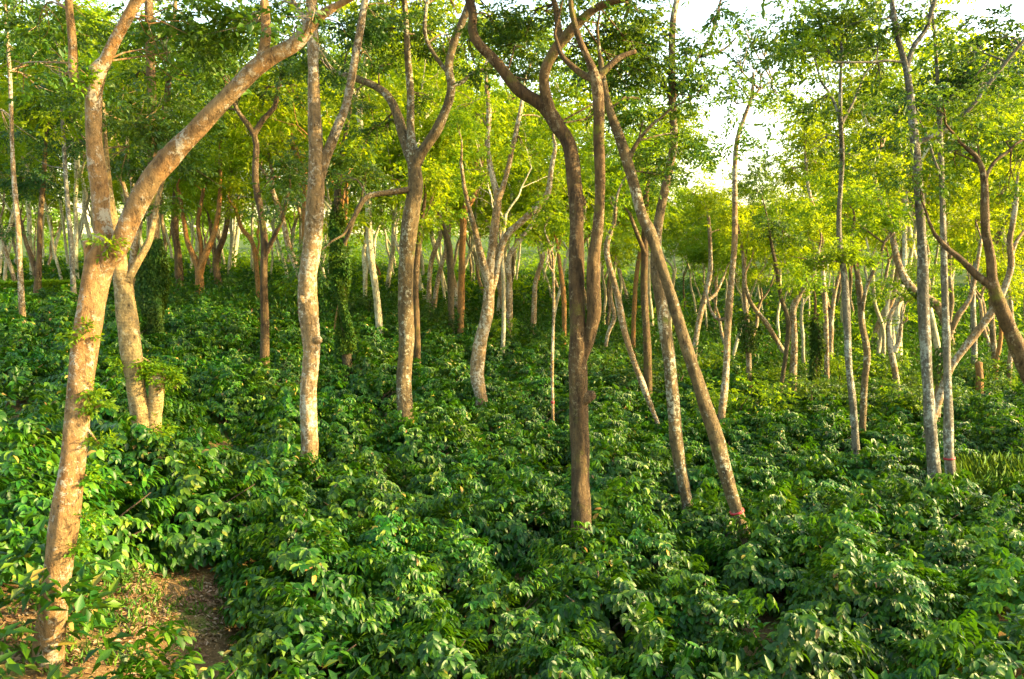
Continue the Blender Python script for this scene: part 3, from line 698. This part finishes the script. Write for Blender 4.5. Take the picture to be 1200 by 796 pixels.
T('short grey trunk bent like an elbow behind the coffee', 'elbow-bent grey trunk',
  [[(256, 334, 9), (253, 304, 8), (263, 277, 6), (268, 245, 5), (270, 200, 4)], [(255, 318, 5), (250, 290, 5), (246, 260, 4)]], 'brown', 'yellow', crown=[(270, 190, 28, .4), (290, 220, 24, .4, .8)], leafsize=0.13, up=1)
T('wavy dark-topped slim trunk standing alone on bare soil', 'wavy slim trunk on bare soil',
  [[(310, 432, 12), (310, 379, 10), (309, 328, 9), (310, 287, 9), (306, 250, 9), (299, 210, 8), (300, 170, 7), (295, 153, 7), (285, 139, 6), (278, 129, 5), (270, 110, 4)], [(312, 295, 6), (320, 280, 5), (330, 258, 5), (338, 225, 4)], [(297, 158, 6), (309, 139, 6), (322, 125, 6), (326, 102, 5), (332, 80, 4)]],
  'brown', 'mid', crown=[(280, 95, 24, .4), (330, 75, 26, .3), (310, 105, 22, .4, .8), (255, 130, 22, .4, .7), (345, 110, 20, .5, .7), (345, 215, 18, .3, .6)], leafsize=0.1)
T('small orange stem leaning beside the wavy slim trunk', 'small leaning orange stem',
  [[(303, 348, 6), (302, 328, 6), (297, 287, 5), (283, 267, 5), (276, 245, 4)]], 'orange', 'yellow', crown=[(275, 240, 22, .2)], leafsize=0.13, up=1)
T('dark S-curved trunk half hidden behind the buff trunk', 'dark S-curved trunk',
  [[(352, 360, 9), (357, 300, 9), (358, 240, 8), (357, 203, 8), (343, 170, 7), (334, 136, 6), (322, 122, 4)]], 'orange', 'mid', crown=[(345, 130, 26, .3), (375, 150, 20, .5, .8), (320, 170, 22, .4, .8)], leafsize=0.12, up=1)
T('trunk wholly sheathed in dark ivy behind the buff trunk', 'ivy-sheathed trunk',
  [[(403, 376, 10), (399, 320, 10), (395, 270, 10), (396, 220, 8), (402, 175, 6), (408, 140, 5)], [(397, 300, 5), (410, 270, 5), (418, 245, 4)]], 'dark', 'mid', Y=25, crown=[(410, 185, 26, .3), (390, 205, 22, .3), (425, 215, 20, .4, .8)], leafsize=0.12, ivy=[(0, 440, 235, .27, 4.5)], up=1)
T('thin brown trunk directly behind the speckled three-stemmed trunk', 'thin brown trunk',
  [[(489, 420, 9), (488, 370, 9), (487, 328, 8), (491, 280, 7), (497, 240, 5)]], 'brown', 'yellow', crown=[(510, 220, 22, .4, .8)], up=1, leafsize=0.13)
# --- middle distance
T('pale leaning pair of stems glimpsed in mid distance', 'pale leaning pair',
  [[(503, 365, 7), (503, 335, 6), (506, 304, 6), (517, 274, 5), (523, 245, 4)], [(508, 362, 6), (513, 330, 6), (519, 305, 5), (526, 280, 4)]], 'pale', 'yellow', crown=[(525, 235, 28, .4), (500, 260, 22, .4, .8)], up=1, leafsize=0.15)
T('dark trunk curving over at its top in mid distance', 'dark curving-topped trunk',
  [[(529, 382, 8), (528, 340, 8), (527, 294, 8), (519, 267, 7), (509, 241, 6), (505, 215, 4)]], 'dark', 'lime', crown=[(505, 205, 24, .3), (530, 215, 18, .3, .7)], up=1, leafsize=0.13)
T('straight orange trunk forking into two near its top', 'straight orange trunk',
  [[(540, 388, 9), (541, 328, 9), (543, 260, 8), (547, 235, 7), (551, 210, 6), (560, 183, 6), (562, 150, 4)], [(546, 245, 6), (556, 228, 6), (564, 190, 5), (570, 160, 4)]], 'orange', 'lime', crown=[(550, 160, 24, .4), (575, 145, 20, .3, .8)], up=1, leafsize=0.12, ivy=[(0, 385, 360, .2, .5)])
T('whitish trunk with a raised arm behind the curved trunk', 'whitish trunk with raised arm',
  [[(597, 392, 8), (597, 345, 8), (596, 304, 7), (603, 290, 6), (620, 268, 6), (632, 245, 4)], [(597, 325, 5), (588, 295, 5), (586, 270, 4)]], 'pale', 'yellow', crown=[(630, 225, 30, .5), (590, 250, 22, .4)], up=1, leafsize=0.15)
T('hazy white bent trunk deep among the rows', 'hazy white bent trunk',
  [[(625, 382, 8), (626, 355, 7), (628, 328, 6), (636, 301, 6), (633, 280, 4)]], 'pale', 'yellow', crown=[(635, 265, 28, .4)], up=1, leafsize=0.17)
T('slim orange trunk standing close before the brown double trunk', 'slim orange trunk',
  [[(661, 408, 6), (661, 350, 6), (656, 310, 5), (652, 280, 4)]], 'orange', 'yellow', crown=[(655, 265, 22, .4)], up=1, leafsize=0.15)
T('white stem bent at a sharp angle beyond the thin slanting trunk', 'sharply bent white stem',
  [[(709, 412, 5), (713, 390, 5), (720, 372, 5), (716, 345, 4), (720, 315, 4)]], 'pale', 'yellow', crown=[(722, 300, 22, .3)], up=1, leafsize=0.15)
T('orange trunk leaning gently under the crossing trunks', 'gently leaning orange trunk',
  [[(742, 412, 7), (743, 370, 6), (746, 321, 6), (752, 285, 5)]], 'orange', 'yellow', crown=[(745, 275, 26, .4)], up=1, leafsize=0.15)
T('stout grey trunk forked in a narrow V beyond the coffee', 'stout V-forked grey trunk',
  [[(973, 436, 8), (973, 406, 7), (973, 379, 7), (966, 341, 6), (962, 310, 4)], [(973, 385, 6), (978, 345, 5), (984, 320, 4)]], 'pale', 'yellow', crown=[(965, 300, 26, .3), (940, 315, 20, .4, .8)], up=1, leafsize=0.15, Y=38)
T('leafy creeper-covered stub of a trunk beside the bent pale trunk', 'creeper-covered stub',
  [[(951, 470, 6), (956, 425, 6), (959, 396, 6), (955, 372, 5)]], 'brown', 'lime', crown=[(955, 372, 10, 0, .8)], ivy=[(0, 465, 365, .26, .9)], up=1, Y=26)
T('orange broken stump near the picture edge', 'orange broken stump',
  [[(1148, 466, 9), (1148, 440, 9), (1147, 425, 8)]], 'orange', 'lime', cap_top=(0,), Y=28, name='tree_stump')
T('slim white trunk beyond the orange broken stump', 'slim white trunk',
  [[(1182, 462, 7), (1183, 430, 6), (1186, 390, 6), (1184, 350, 5)]], 'pale', 'yellow', crown=[(1184, 320, 24, .4)], Y=30, up=1)
T('thin wavy stem between the orange stump and the slim white trunk', 'thin wavy stem',
  [[(1166, 460, 6), (1168, 425, 5), (1173, 390, 5), (1168, 350, 4)]], 'orange', 'yellow', crown=[(1165, 330, 24, .4)], Y=31, up=1)
T('grey trunk showing behind the narrow grey trunk with red band', 'grey trunk behind',
  [[(1140, 455, 8), (1142, 410, 7), (1140, 350, 7), (1143, 300, 5)]], 'grey', 'lime', crown=[(1140, 285, 26, .4)], Y=33, up=1)

# ------------------------------------------------------------------ farther shade trees: six models, copied
def tree_model(seed, bark, leaf):
    rng = np.random.default_rng(seed)
    root = empty('shade_tree', (0, 0, 0))
    tm, cm, tips = MB(), MB(), []
    slim = seed >= 106
    H = rng.uniform(6.0, 7.6) if slim else rng.uniform(4.0, 6.4); lean = rng.normal(0, 0.14, 2)
    r0 = rng.uniform(0.09, 0.12) if slim else rng.uniform(0.10, 0.165)
    pts = [np.array([0, 0, -0.4])]
    for k in range(1, 6):
        pts.append(np.array([lean[0] * k * H / 5 + rng.normal(0, .06), lean[1] * k * H / 5 + rng.normal(0, .06), k * H / 5]))
    pp, rr = smooth_path(pts, np.linspace(r0 * 1.2, r0 * 0.8, 6), 0.4)
    tube(tm, pp, rr, 8, 0.07, rng)
    tm.build('trunk', BARK[bark], root)
    for k in range(rng.integers(2, 4)):
        bm_ = MB()
        a = rng.uniform(0, 6.28)
        d = norm(np.array([math.cos(a) * 0.5, math.sin(a) * 0.5, 1.0]))
        grow(rng, bm_, tips, pp[-1 - k] - d * 0.1, d, r0 * 0.62, rng.uniform(2.2, 3.2), 2, 1.0)
        bm_.build('branch', BARK[bark], root)
    for p, r in tips:
        for k in range(2):
            clump_leaves(cm, rng, p + np.array([0, 0, 0.15]) + (rng.normal(0, 0.8, 3) if k else 0), r * rng.uniform(0.8, 1.3), 36, 0.19, k=6, flat=0.65)
    for k in range(4):
        a = pp[-1] + rng.normal(0, 1.4, 3) * np.array([1, 1, 0.6]) + np.array([0, 0, 2.2])
        clump_leaves(cm, rng, a, rng.uniform(0.6, 1.0), 34, 0.17, k=6, flat=0.6)
    cm.build('crown', LEAF[leaf], root)
    return root
models = [tree_model(100 + k, b, l) for k, (b, l) in enumerate([('white', 'yellow'), ('white', 'lime'), ('orange', 'yellow'), ('pale', 'yellow'), ('speckled', 'lime'), ('pale', 'lime'), ('white', 'yellow'), ('white', 'lime'), ('white', 'yellow')])]
LOOK = ['pale-barked', 'whitish', 'orange-barked', 'buff-barked', 'speckled', 'greyish', 'tall slim pale', 'tall whitish', 'slim ivory-barked']
rng = np.random.default_rng(5)
spots = []
tb = np.array([t['base'][:2] for t in TREES])
tries = 0
while len(spots) < 230 and tries < 9000:
    tries += 1
    y = 31 + 62 * rng.random() ** 1.15
    px = rng.uniform(-60, 1260)
    x = (px - 600) / F * y
    p = np.array([x, y])
    if 150 < px < 340 and y < 42: continue
    if spots and np.min(np.linalg.norm(np.array([s[:2] for s in spots]) - p, axis=1)) < 2.1: continue
    if np.min(np.linalg.norm(tb - p, axis=1)) < 2.2: continue
    spots.append((x, y, px))
spots.sort(key=lambda s: s[1])
ORD = ['first', 'second', 'third', 'fourth', 'fifth', 'sixth', 'seventh', 'eighth', 'ninth', 'tenth', 'eleventh', 'twelfth', 'thirteenth', 'fourteenth', 'fifteenth', 'sixteenth', 'seventeenth', 'eighteenth', 'nineteenth', 'twentieth']
used = {}
used_model = set()
near_named = TREES
for (x, y, px) in spots:
    k = int(rng.integers(0, 6)) if rng.random() < 0.5 else int(rng.integers(6, 9))
    loc = (x, y, float(ground_z(x, y)) - 0.05)
    rz, s = rng.uniform(0, 6.28), (rng.choice([0.75, 0.85, 0.95, 1.05, 1.2, 1.4]) if not 770 < px < 980 else rng.uniform(0.6, 0.78))
    if k not in used_model:
        o = models[k]; used_model.add(k)
        o.location = loc; o.rotation_euler = (0, 0, rz); o.scale = (s, s, s)
    else:
        o = copy_tree(models[k], loc, rz, s)
    ref = min(near_named, key=lambda t: abs(t['px'] - px))
    key = (LOOK[k], ref['short'])
    i = used.get(key, 0); used[key] = i + 1
    tag(o, f"{ORD[min(i, 19)]} {LOOK[k]} background tree behind the {ref['short']}", 'tree', 'trees in the background of the plantation')
for k in range(9):
    if k not in used_model:
        for ch in list(models[k].children): bpy.data.objects.remove(ch)
        bpy.data.objects.remove(models[k])

# distant woodland that reads as one mass
rng = np.random.default_rng(77)
wm = MB()
for k in range(130):
    y = rng.uniform(95, 170); x = rng.uniform(-0.85, 0.85) * y
    z = float(ground_z(x, y))
    h = rng.uniform(6, 11)
    for j in range(5):
        c = np.array([x + rng.normal(0, 1.6), y + rng.normal(0, 1.6), z + h * rng.uniform(0.35, 1.0)])
        clump_leaves(wm, rng, c, rng.uniform(1.4, 2.4), 30, 0.5, k=5, flat=0.7)
for k in range(900):
    y = rng.uniform(48, 120) if k < 700 else rng.uniform(90, 170); x = rng.uniform(-0.75, 0.75) * y
    if x < -14 and y < 50: continue
    z = float(ground_z(x, y))
    clump_leaves(wm, rng, (x, y, z + rng.uniform(0.4, 1.4)), rng.uniform(0.9, 1.7), 12, 0.42, k=5, flat=0.8)
tag(wm.build('distant_woodland', LEAF['lime']), 'mass of yellow-green woodland closing off the plantation behind the trees', 'woodland', kind='stuff')

# ------------------------------------------------------------------ coffee bushes
def bush_model(seed, n_tip, detail, leaf_scale=1.0):
    rng = np.random.default_rng(seed)
    fm, sm = MB(), MB()
    Rr, Hh = 0.98, 1.26
    # lobed dome: tips spread over the surface and a few layers inside
    th = rng.uniform(0, 6.283, n_tip)
    el = np.arcsin(rng.uniform(-0.1, 1.0, n_tip))
    lob = 1 + 0.13 * np.sin(3 * th + seed) + 0.10 * np.sin(5 * th + 2.1 * seed) + 0.10 * np.sin(7 * el + seed + 2 * th)
    depth = 1 - 0.30 * rng.random(n_tip) ** 2.2
    tipp = np.stack([np.cos(th) * np.cos(el) * Rr, np.sin(th) * np.cos(el) * Rr, 0.30 + np.sin(el) * (Hh - 0.30)], 1) * (lob * depth)[:, None]
    tipp[:, 2] = np.maximum(tipp[:, 2], 0.12)
    out = norm(tipp * np.array([1, 1, 0]) + rng.normal(0, 0.25, (n_tip, 3)) * 0.6)
    bd = norm(out + np.stack([np.zeros(n_tip), np.zeros(n_tip), 0.65 * np.sin(el) - 0.30], 1) + rng.normal(0, 0.2, (n_tip, 3)))
    nodes = 5
    for j in range(nodes):
        for s in (-1, 1):
            if j == nodes - 1 and s == 1: continue
            back = (nodes - 1 - j) * 0.052
            B = tipp - bd * back
            side = norm(np.cross(bd, np.array([0, 0, 1.0])) + rng.normal(0, 0.15, (n_tip, 3)))
            f = 0.95 if j == nodes - 1 else 0.62
            D = bd * f + side * s * (0.15 if j == nodes - 1 else 0.80) + np.array([0, 0, -0.52]) + rng.normal(0, 0.2, (n_tip, 3))
            N = np.array([0, 0, 1.0]) + out * 0.55 + rng.normal(0, 0.22, (n_tip, 3))
            L = rng.uniform(0.115, 0.175, n_tip) * leaf_scale * (0.72 if j == nodes - 1 else 1.0)
            leaves(fm, B, D, N, L, L * rng.uniform(0.44, 0.54, n_tip), fold=0.28, droop=0.30, detail=detail)
    for k in range(9):
        a = rng.uniform(0, 6.28)
        e = np.array([math.cos(a) * rng.uniform(.25, .8), math.sin(a) * rng.uniform(.25, .8), rng.uniform(.45, 1.0)])
        tube(sm, *smooth_path([[0, 0, -0.2], e * np.array([.25, .25, .55]), e], [0.022, 0.016, 0.006], 0.2), 6, 0.05, rng)
    root = empty('coffee_bush', (0, 0, 0))
    fm.build('foliage', LEAF['coffee'], root); sm.build('stem', M_STEM, root)
    return root
NEAR = [bush_model(300 + k, 440, True, 0.86) for k in range(7)]
MID = [bush_model(330 + k, 300, False, 0.92) for k in range(5)]
rng = np.random.default_rng(11)
GAPS = [(250, 486, 15, 12), (286, 432, 24, 12), (826, 548, 36, 13), (1192, 546, 30, 12), (950, 512, 16, 6), (310, 433, 10, 10), (1065, 565, 18, 10), (180, 690, 20, 20)]
cand = []
row = 0
y = 5.6
while y < 92:
    sp = 1.45 if y < 30 else (1.6 if y < 45 else 2.2)
    xs = np.arange(-0.75 * y - 3, 0.75 * y + 3, sp) + (row % 2) * sp / 2
    for x in xs:
        xx, yy = x + rng.normal(0, 0.20), y + rng.normal(0, 0.20)
        px0, py0, d = project((xx, yy, float(canopy(xx, yy)) - 0.1))
        pm = project((xx, yy, float(canopy(xx, yy)) - 0.65))
        if px0 < -90 or px0 > 1290 or yy < 5.3 or py0 > 900: continue
        if (60 < px0 < 228 and 8.7 < yy < 10.6) or (30 < px0 < 225 and yy <= 8.2): continue
        if math.hypot(xx - TREES[0]['base'][0], yy - TREES[0]['base'][1]) < 0.95: continue
        if any(((px0 - gx_) / rx) ** 2 + ((py0 - gy_) / ry) ** 2 < 1 or ((pm[0] - gx_) / rx) ** 2 + ((pm[1] - gy_) / ry) ** 2 < 1 for gx_, gy_, rx, ry in GAPS): continue
        b = np.min([math.hypot(xx - t['base'][0], yy - t['base'][1]) for t in TREES])
        if b < 0.35: continue
        rng.random()
        if 1150 < px0 < 1245 and 15.6 < yy < 18.4: continue
        if px0 < 110 and 35.5 < yy < 47: continue
        cand.append((xx, yy, px0, py0, d))
    y += 1.66 if y < 30 else (1.5 if y < 45 else 2.3); row += 1
for px, Y_ in ((168, 6.5), (-40, 7.9), (8, 9.6), (-60, 9.2), (22, 11.2), (-18, 6.9)):
    p = lift(px, 700, Y_); q = project((p[0], Y_, float(canopy(p[0], Y_)))); cand.append((p[0], Y_, q[0], q[1], q[2]))
for t in TREES[2:]:
    if t['Y'] < 24 and 'red band' not in t['short']:
        xx, yy = t['base'][0] + rng.normal(0, .15), t['Y'] - 0.85
        q = project((xx, yy, float(canopy(xx, yy)) - .1)); cand.append((xx, yy, q[0], q[1], q[2]))
cand.sort(key=lambda c: (not (-15 < c[2] < 1215 and c[3] < 815), c[4]))
solo, rest = cand[:300], cand[300:]
used = {}; done = set(); info = []
SECT = ['behind', 'behind and right of', 'right of', 'in front and right of', 'in front of', 'in front and left of', 'left of', 'behind and left of']
for (x, y, px, py, d) in solo:
    ref = min(TREES, key=lambda t: math.hypot(x - t['base'][0], y - t['base'][1]) + (0 if t['root'].name.startswith('shade') else 4))
    dx, dy = x - ref['base'][0], y - ref['base'][1]
    s = int(round(math.atan2(dx, dy) / (math.pi / 4))) % 8
    info.append([(ref['short'], s), math.hypot(dx, dy), (x, y, px, py, d)])
info.sort(key=lambda i: i[1])
for key, dist, (x, y, px, py, d) in info:
    pool, pn = (NEAR, 'n') if d < 19 else (MID, 'm')
    k = int(rng.integers(0, len(pool)))
    s = rng.uniform(0.84, 1.2); sz = s * rng.uniform(0.9, 1.1)
    z = float(canopy(x, y)) - 1.22 * sz + rng.normal(0.0, 0.13)
    z = min(z, float(ground_z(x, y)) + 0.12)
    rz = rng.uniform(0, 6.28)
    if (pn, k) not in done:
        o = pool[k]; done.add((pn, k)); o.location = (x, y, z); o.rotation_euler = (0, 0, rz); o.scale = (s, s, sz)
    else:
        o = copy_tree(pool[k], (x, y, z), rz, (s, s, sz))
    i = used.get(key, 0); used[key] = i + 1
    size = 'broad' if s > 1.06 else ('small' if s < 0.93 else 'leafy')
    tag(o, f"{ORD[min(i, 19)]} coffee bush out {SECT[key[1]]} the {key[0]}", 'coffee bush', 'coffee bushes under the shade trees')
for pool, pn in ((NEAR, 'n'), (MID, 'm')):
    for k, o in enumerate(pool):
        if (pn, k) not in done:
            for ch in list(o.children): bpy.data.objects.remove(ch)
            bpy.data.objects.remove(o)
def shrub_model(seed):
    rng = np.random.default_rng(seed); fm, sm = MB(), MB()
    for k in range(9):
        e = np.array([rng.normal(0, .55), rng.normal(0, .55), rng.uniform(.5, 1.7)])
        tube(sm, *smooth_path([[0, 0, -.2], e * np.array([.3, .3, .5]), e], [.025, .018, .007], .25), 6, 0.05, rng)
        clump_leaves(fm, rng, e, rng.uniform(.35, .6), 40, 0.12, flat=.8)
    root = empty('shrub', (0, 0, 0)); fm.build('foliage', LEAF['mid' if seed % 3 else 'lime'], root); sm.build('stem', M_STEM, root)
    return root
SHR = [shrub_model(400 + k) for k in range(3)]
used = {}
for n_, (px, Y_) in enumerate([(955, 25.5), (975, 27), (1035, 24.5), (1065, 28), (905, 28), (870, 27), (1125, 26), (1150, 31), (860, 24), (790, 29), (745, 27), (990, 32), (1085, 24), (930, 33), (830, 33), (700, 30), (640, 33), (590, 36), (500, 38), (430, 39), (340, 42), (280, 43)]):
    p = lift(px, 400, Y_); loc = (p[0], Y_, float(ground_z(p[0], Y_)))
    sc_ = rng.uniform(.8, 1.25)
    if n_ < 3: o = SHR[n_]; o.location = loc; o.scale = (sc_,) * 3
    else: o = copy_tree(SHR[n_ % 3], loc, rng.uniform(0, 6.28), sc_)
    ref = min(TREES, key=lambda t: math.hypot(loc[0] - t['base'][0], loc[1] - t['base'][1]))
    i = used.get(ref['short'], 0); used[ref['short']] = i + 1
    tag(o, f"{ORD[i]} loose green shrub growing by the {ref['short']}", 'shrub', 'loose shrubs among the farther coffee')
# the coffee beyond the first three hundred bushes: one mass
fm = MB()
for (x, y, px, py, d) in rest:
    s = rng.uniform(0.9, 1.2) * (1.35 if y > 45 else 1)
    n_tip = 110 if y < 45 else 60
    th = rng.uniform(0, 6.283, n_tip); el = np.arcsin(rng.uniform(0.0, 1.0, n_tip))
    c = np.array([x, y, float(canopy(x, y)) - 1.22 * s])
    tp = c + np.stack([np.cos(th) * np.cos(el), np.sin(th) * np.cos(el), 0.3 + np.sin(el) * 0.95], 1) * s * (1 + 0.15 * np.sin(3 * th + x))[:, None]
    o_ = norm(tp - c)
    for j in range(4):
        leaves(fm, tp + rng.normal(0, .05, (n_tip, 3)), o_ * 0.8 + np.array([0, 0, -.4]) + rng.normal(0, .6, (n_tip, 3)), np.array([0, 0, 1.]) + o_ * .5 + rng.normal(0, .3, (n_tip, 3)), rng.uniform(.16, .24, n_tip) * (1 if y < 45 else 1.7), rng.uniform(.07, .10, n_tip) * (1 if y < 45 else 1.7))
if fm.n: tag(fm.build('coffee_planting', LEAF['coffee']), 'far rows of coffee merging into one green mass under the trees', 'coffee', kind='stuff')

# ------------------------------------------------------------------ grass, litter, hedge, track
gmat = leaf_mat('leaf_grass', [(0, (0.03, 0.12, 0.006)), (0.6, (0.06, 0.18, 0.006)), (1, (0.12, 0.20, 0.01))], 0.35, 0.6, clump=2)
lmat = leaf_mat('leaf_litter', [(0, (0.11, 0.06, 0.02)), (0.5, (0.21, 0.13, 0.05)), (0.9, (0.30, 0.21, 0.10)), (1, (0.42, 0.33, 0.2))], 0.15, 0.8, clump=3, tcol=(0.3, 0.16, 0.05))
def scatter(px, py, rx, ry, n, rng):
    out = []
    for k in range(n):
        a, r = rng.uniform(0, 6.28), math.sqrt(rng.random())
        qx, qy = px + math.cos(a) * r * rx, py + math.sin(a) * r * ry
        Yh = None
        out.append((qx, qy))
    return out
def on_ground(px, py):
    lo, hi = 4.0, 60.0
    for _ in range(30):
        m = (lo + hi) / 2; p = lift(px, py, m)
        if p[2] > float(ground_z(p[0], p[1])): lo = m
        else: hi = m
    return p
rng = np.random.default_rng(21)
gm, lm = MB(), MB()
for (px, py, rx, ry, ng, nl) in [(135, 685, 90, 62, 260, 2600), (230, 715, 50, 40, 30, 800), (60, 740, 60, 50, 60, 600), (150, 760, 90, 40, 40, 600), (250, 486, 30, 24, 110, 320), (286, 432, 28, 16, 60, 160), (826, 548, 42, 18, 120, 260), (1192, 546, 40, 16, 900, 20), (708, 505, 18, 18, 200, 20), (1065, 565, 22, 14, 120, 60)]:
    P = np.array([on_ground(*q) for q in scatter(px, py, rx, ry, max(ng, nl), rng)])
    P[:, 2] = ground_z(P[:, 0], P[:, 1])
    g = np.repeat(P[:ng], 7, 0) + rng.normal(0, 0.035, (ng * 7, 3)) * np.array([1, 1, 0])
    g[:, 2] = ground_z(g[:, 0], g[:, 1]) - 0.01
    n = len(g); d = np.stack([rng.normal(0, .5, n), rng.normal(0, .5, n), np.ones(n)], 1)
    leaves(gm, g, d, rng.normal(0, 1, (n, 3)), rng.uniform(.06, .17, n), rng.uniform(.008, .016, n), droop=.35)
    q = P[:nl] + np.array([0, 0, .015]); n = len(q)
    leaves(lm, q, rng.normal(0, 1, (n, 3)) * np.array([1, 1, .15]), np.array([0, 0, 1.]) + rng.normal(0, .3, (n, 3)), rng.uniform(.05, .11, n), rng.uniform(.03, .05, n), fold=.4)
n = 5200; hx = rng.uniform(0.58, 0.72, n); hy = rng.uniform(15.8, 18.2, n); hx = hx * hy
gp = np.stack([hx, hy, ground_z(hx, hy) - .02], 1)
leaves(gm, gp, np.stack([rng.normal(0, .25, n), rng.normal(0, .25, n), np.ones(n)], 1), rng.normal(0, 1, (n, 3)), rng.uniform(.6, 1.05, n), rng.uniform(.02, .04, n), droop=.45)
tag(gm.build('grass', gmat), 'bright grass tufts in the bare gaps between coffee bushes', 'grass', kind='stuff')
tag(lm.build('leaf_litter', lmat), 'dry brown fallen leaves scattered over the bare soil gaps', 'leaf litter', kind='stuff')
# clipped hedge by the dirt track
hm = MB(); hb = lift(40, 342, 37.0); n = 9000
hx = rng.uniform(-27.5, -19.6, n); hy = 36.5 + rng.random(n) * 1.6; fr = rng.random(n)
hz = ground_z(hx, hy) + 0.2 + 1.15 * np.where(rng.random(n) < .5, 1 - .06 * fr, fr)
hy = np.where(rng.random(n) < .6, 36.5 + .1 * fr, hy)
leaves(hm, np.stack([hx, hy, hz], 1), rng.normal(0, 1, (n, 3)) + np.array([0, -.4, .2]), rng.normal(0, .5, (n, 3)) + np.array([0, -.5, .8]), rng.uniform(.12, .2, n), rng.uniform(.06, .1, n))
h = empty('hedge', (-23.5, 37.2, float(ground_z(-23.5, 37.2))))
o = hm.build('foliage', LEAF['lime'], h, tuple(h.location)); sm = MB()
for k in range(9):
    bx = -27 + k * .9; bz = float(ground_z(bx, 37.2))
    tube(sm, np.array([[bx, 37.2, bz - .1], [bx + .05, 37.25, bz + .6], [bx, 37.2, bz + 1.1]]), np.array([.03, .025, .015]), 6)
sm.build('stem', M_STEM, h, tuple(h.location))
tag(h, 'low clipped bright green hedge beside the dirt track', 'hedge')
tmat = plain_mat('track_dust', (0.42, 0.33, 0.22), 0.95, (0.34, 0.26, 0.17), 1.5)
tx = np.linspace(-70, -12, 80); v = []; q = []
for k, x in enumerate(tx):
    yc = 43 + 0.05 * (x + 30)
    for j in (-1.5, 0, 1.5):
        v.append((x, yc + j, float(ground_z(x, yc + j)) + (0.06 if j == 0 else 0.03)))
for k in range(len(tx) - 1):
    for j in range(2): q.append((k * 3 + j, k * 3 + 3 + j, k * 3 + 4 + j, k * 3 + 1 + j))
tm = MB(); tm.add(v, None, q); tag(tm.build('dirt_track', tmat), kind='structure')
print('maxrank', max(used.values()), 'trees', len(TREES), 'far', len(spots), 'bush cand', len(cand), 'tris', sum(sum(len(p.vertices) - 2 for p in m.polygons) if len(m.polygons) < 1000 else len(m.polygons) for m in bpy.data.meshes))
